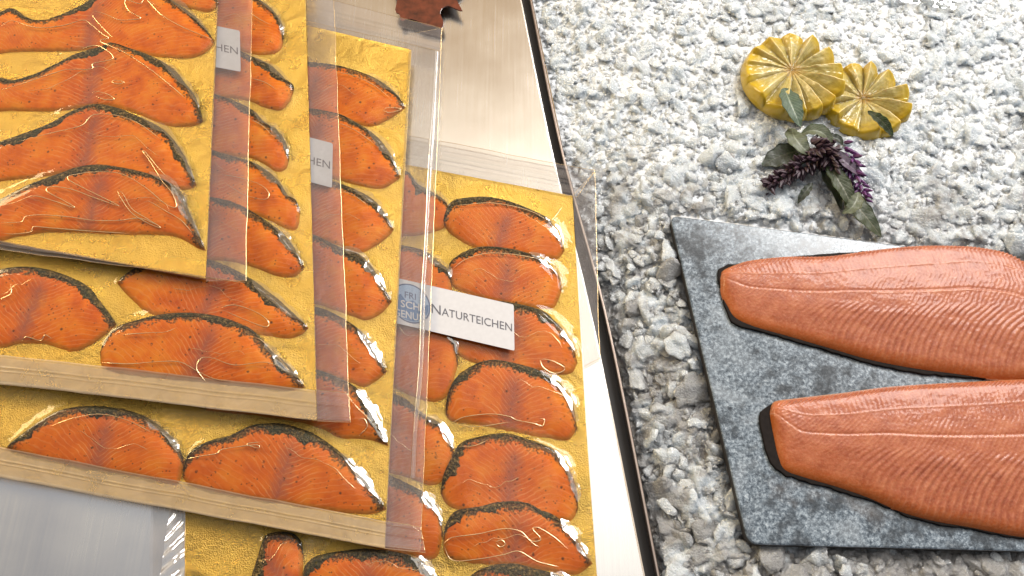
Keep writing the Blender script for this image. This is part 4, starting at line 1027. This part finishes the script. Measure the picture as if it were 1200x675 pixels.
# ---- topmost pack
p1 = Pack(.0004+3*PITCH, [(-120, -60), (258, -60), (250, 130), (241, 327), (-120, 262)], 'topmost vacuum pack, four wide dill-edged salmon slices on bright gold card')
for k, (t, b) in enumerate([
  ([(90, -60), (150, -62), (200, -45), (235, -22), (256, 2)], [(90, -20), (170, -8), (225, 8), (245, 11), (256, 2)]),
  ([(-60, 30), (-30, 18), (0, 13), (15, 9), (30, 19), (48, 23), (70, 17), (95, 5), (120, -10), (150, -18), (180, -12), (205, 2), (225, 16), (240, 32), (250, 45)], [(-60, 75), (0, 60), (40, 58), (80, 57), (110, 56), (150, 58), (185, 64), (215, 66), (235, 62), (247, 52), (250, 45)]),
  ([(-60, 100), (-30, 92), (0, 90), (15, 93), (40, 86), (70, 72), (85, 64), (105, 57), (118, 54), (130, 49), (150, 55), (175, 64), (200, 78), (215, 95), (228, 112), (237, 140)], [(-60, 135), (0, 128), (60, 128), (110, 122), (150, 128), (190, 144), (215, 146), (230, 144), (237, 140)]),
  ([(-60, 185), (-20, 172), (0, 165), (20, 158), (40, 151), (60, 143), (75, 134), (95, 125), (113, 121), (135, 125), (160, 135), (185, 147), (200, 160), (212, 178), (222, 198), (229, 215)], [(-60, 225), (0, 210), (50, 205), (100, 196), (150, 200), (190, 216), (210, 220), (222, 219), (229, 215)]),
  ([(-60, 262), (-20, 245), (0, 233), (20, 222), (45, 211), (70, 202), (90, 195), (115, 192), (145, 196), (175, 203), (195, 211), (212, 225), (220, 245), (230, 268), (240, 292)], [(-60, 290), (0, 280), (20, 275), (60, 270), (100, 271), (150, 273), (195, 274), (215, 280), (230, 289), (240, 292)])]):
    p1.slice(t, b, 400+k, cw=9.5, tone=.12)
p1.film([(-120, -60), (258, -60), (241, 327), (-120, 262)], [
  [(0, 33), (15, 26), (32, 31), (48, 34), (75, 31), (98, 25), (108, 30), (120, 40), (128, 45), (117, 48), (125, 53), (150, 65), (180, 85), (205, 105), (218, 116)],
  [(108, 18), (112, 15), (125, 18), (140, 24), (155, 24), (166, 22), (152, 14), (148, 2), (165, 6), (172, 1), (190, 19), (215, 33), (235, 41), (248, 45)],
  [(108, 18), (116, 28), (132, 44)], [(0, 107), (25, 100), (45, 93), (65, 87), (80, 83), (108, 82), (110, 76), (130, 72), (134, 68), (125, 60), (112, 54), (95, 57)],
  [(108, 109), (112, 107), (125, 110), (134, 116), (124, 117), (112, 113)], [(130, 95), (138, 95), (146, 97), (138, 99), (130, 96)],
  [(20, 168), (50, 160), (80, 153), (98, 148), (110, 137), (130, 136), (150, 140), (170, 150), (190, 165)],
  [(0, 243), (20, 238), (40, 231), (60, 235), (88, 244), (76, 236), (56, 225), (62, 220), (85, 223), (110, 232), (140, 242), (125, 234), (100, 222), (80, 210), (95, 205), (120, 203), (145, 206), (170, 220), (195, 240), (207, 243), (203, 228), (190, 212), (178, 192), (168, 178), (172, 180), (185, 196), (198, 210)],
  [(138, 224), (145, 228), (155, 245), (172, 256), (188, 266), (175, 262), (155, 250), (142, 232), (138, 224)],
  [(170, 237), (176, 237), (195, 248), (212, 258), (225, 272)], [(0, 261), (25, 260), (30, 254), (50, 252), (80, 254), (110, 258), (140, 258), (165, 256), (185, 264)],
  [(0, 272), (15, 273), (35, 270), (38, 265), (60, 266), (100, 269), (150, 272)]], 1, 11)
p1.folds(11, (0,))
p1.flat('film_margin', [(256, -60), (297, -60), (288, 329), (241, 329)], .0012, FLANGE, .0005, 14, 40, 160)
p1.flat('seal_strip', [(-120, 260), (241, 326), (288, 331), (-120, 276)], .0014, FLANGE, .0002, 15, 200, 24, ridges=[(.5, .2, .0008)])

# ------------------------------------------------------------------ light
w = bpy.data.worlds.new('World'); S.world = w; w.use_nodes = True
nt = w.node_tree; nt.nodes.clear()
def WN(t, **i):
    n = nt.nodes.new('ShaderNode'+t)
    for k, v in i.items(): n.inputs[k].default_value = v
    return n
out = WN('OutputWorld'); bg = WN('Background', Strength=1.55)
tc = WN('TexCoord'); sep = WN('SeparateXYZ'); nt.links.new(tc.outputs['Generated'], sep.inputs[0])
def wmath(op, a, b):
    n = nt.nodes.new('ShaderNodeMath'); n.operation = op
    for k, v in enumerate((a, b)):
        if isinstance(v, (int, float)): n.inputs[k].default_value = v
        else: nt.links.new(v, n.inputs[k])
    return n.outputs[0]
# brighter towards the open side of the stall (away from the viewer and to the right), dark behind the viewer
g = wmath('ADD', wmath('ADD', wmath('MULTIPLY', sep.outputs[1], .55), wmath('MULTIPLY', sep.outputs[0], .24)), .5)
rp = nt.nodes.new('ShaderNodeValToRGB'); cr = rp.color_ramp
for k, (p_, c_) in enumerate([(0, (.05, .05, .055)), (.35, (.15, .15, .16)), (.6, (.44, .44, .45)), (.72, (.56, .50, .43)), (.82, (.36, .235, .12)), (1, (.36, .25, .14))]):
    if k > 1: cr.elements.new(p_)
    cr.elements[k].position = p_; cr.elements[k].color = (*c_, 1)
nt.links.new(g, rp.inputs[0]); nt.links.new(rp.outputs[0], bg.inputs[0]); nt.links.new(bg.outputs[0], out.inputs[0])
def area(name, loc, target, size, power, col):
    L = bpy.data.lights.new(name, 'AREA'); L.shape = 'RECTANGLE'; L.size, L.size_y = size; L.energy = power; L.color = col
    o = bpy.data.objects.new(name, L); COL.objects.link(o); o.location = loc
    o.rotation_euler = (Vector(target)-Vector(loc)).to_track_quat('-Z', 'Y').to_euler()
    return o
area('open_side_daylight', (.75, .80, 1.05), (.02, .02, 0), (.7, .6), 25, (1, .985, .965))
area('awning_glow', (.02, .47, 1.3), (.02, .47, 0), (.66, 1.12), 2.05, (1, .915, .765))
area('warm_lamp', (-1.15, .55, .62), (-.15, .1, 0), (.5, .4), 13, (1, .77, .42))

S.view_settings.view_transform = 'Standard'; S.view_settings.look = 'None'
S.view_settings.exposure = .2; S.view_settings.gamma = 1
S.render.engine = 'CYCLES'
S.cycles.max_bounces = 12; S.cycles.transparent_max_bounces = 24; S.cycles.caustics_reflective = False; S.cycles.caustics_refractive = False
S.cycles.use_denoising = True
S.cycles.sample_clamp_indirect = 6
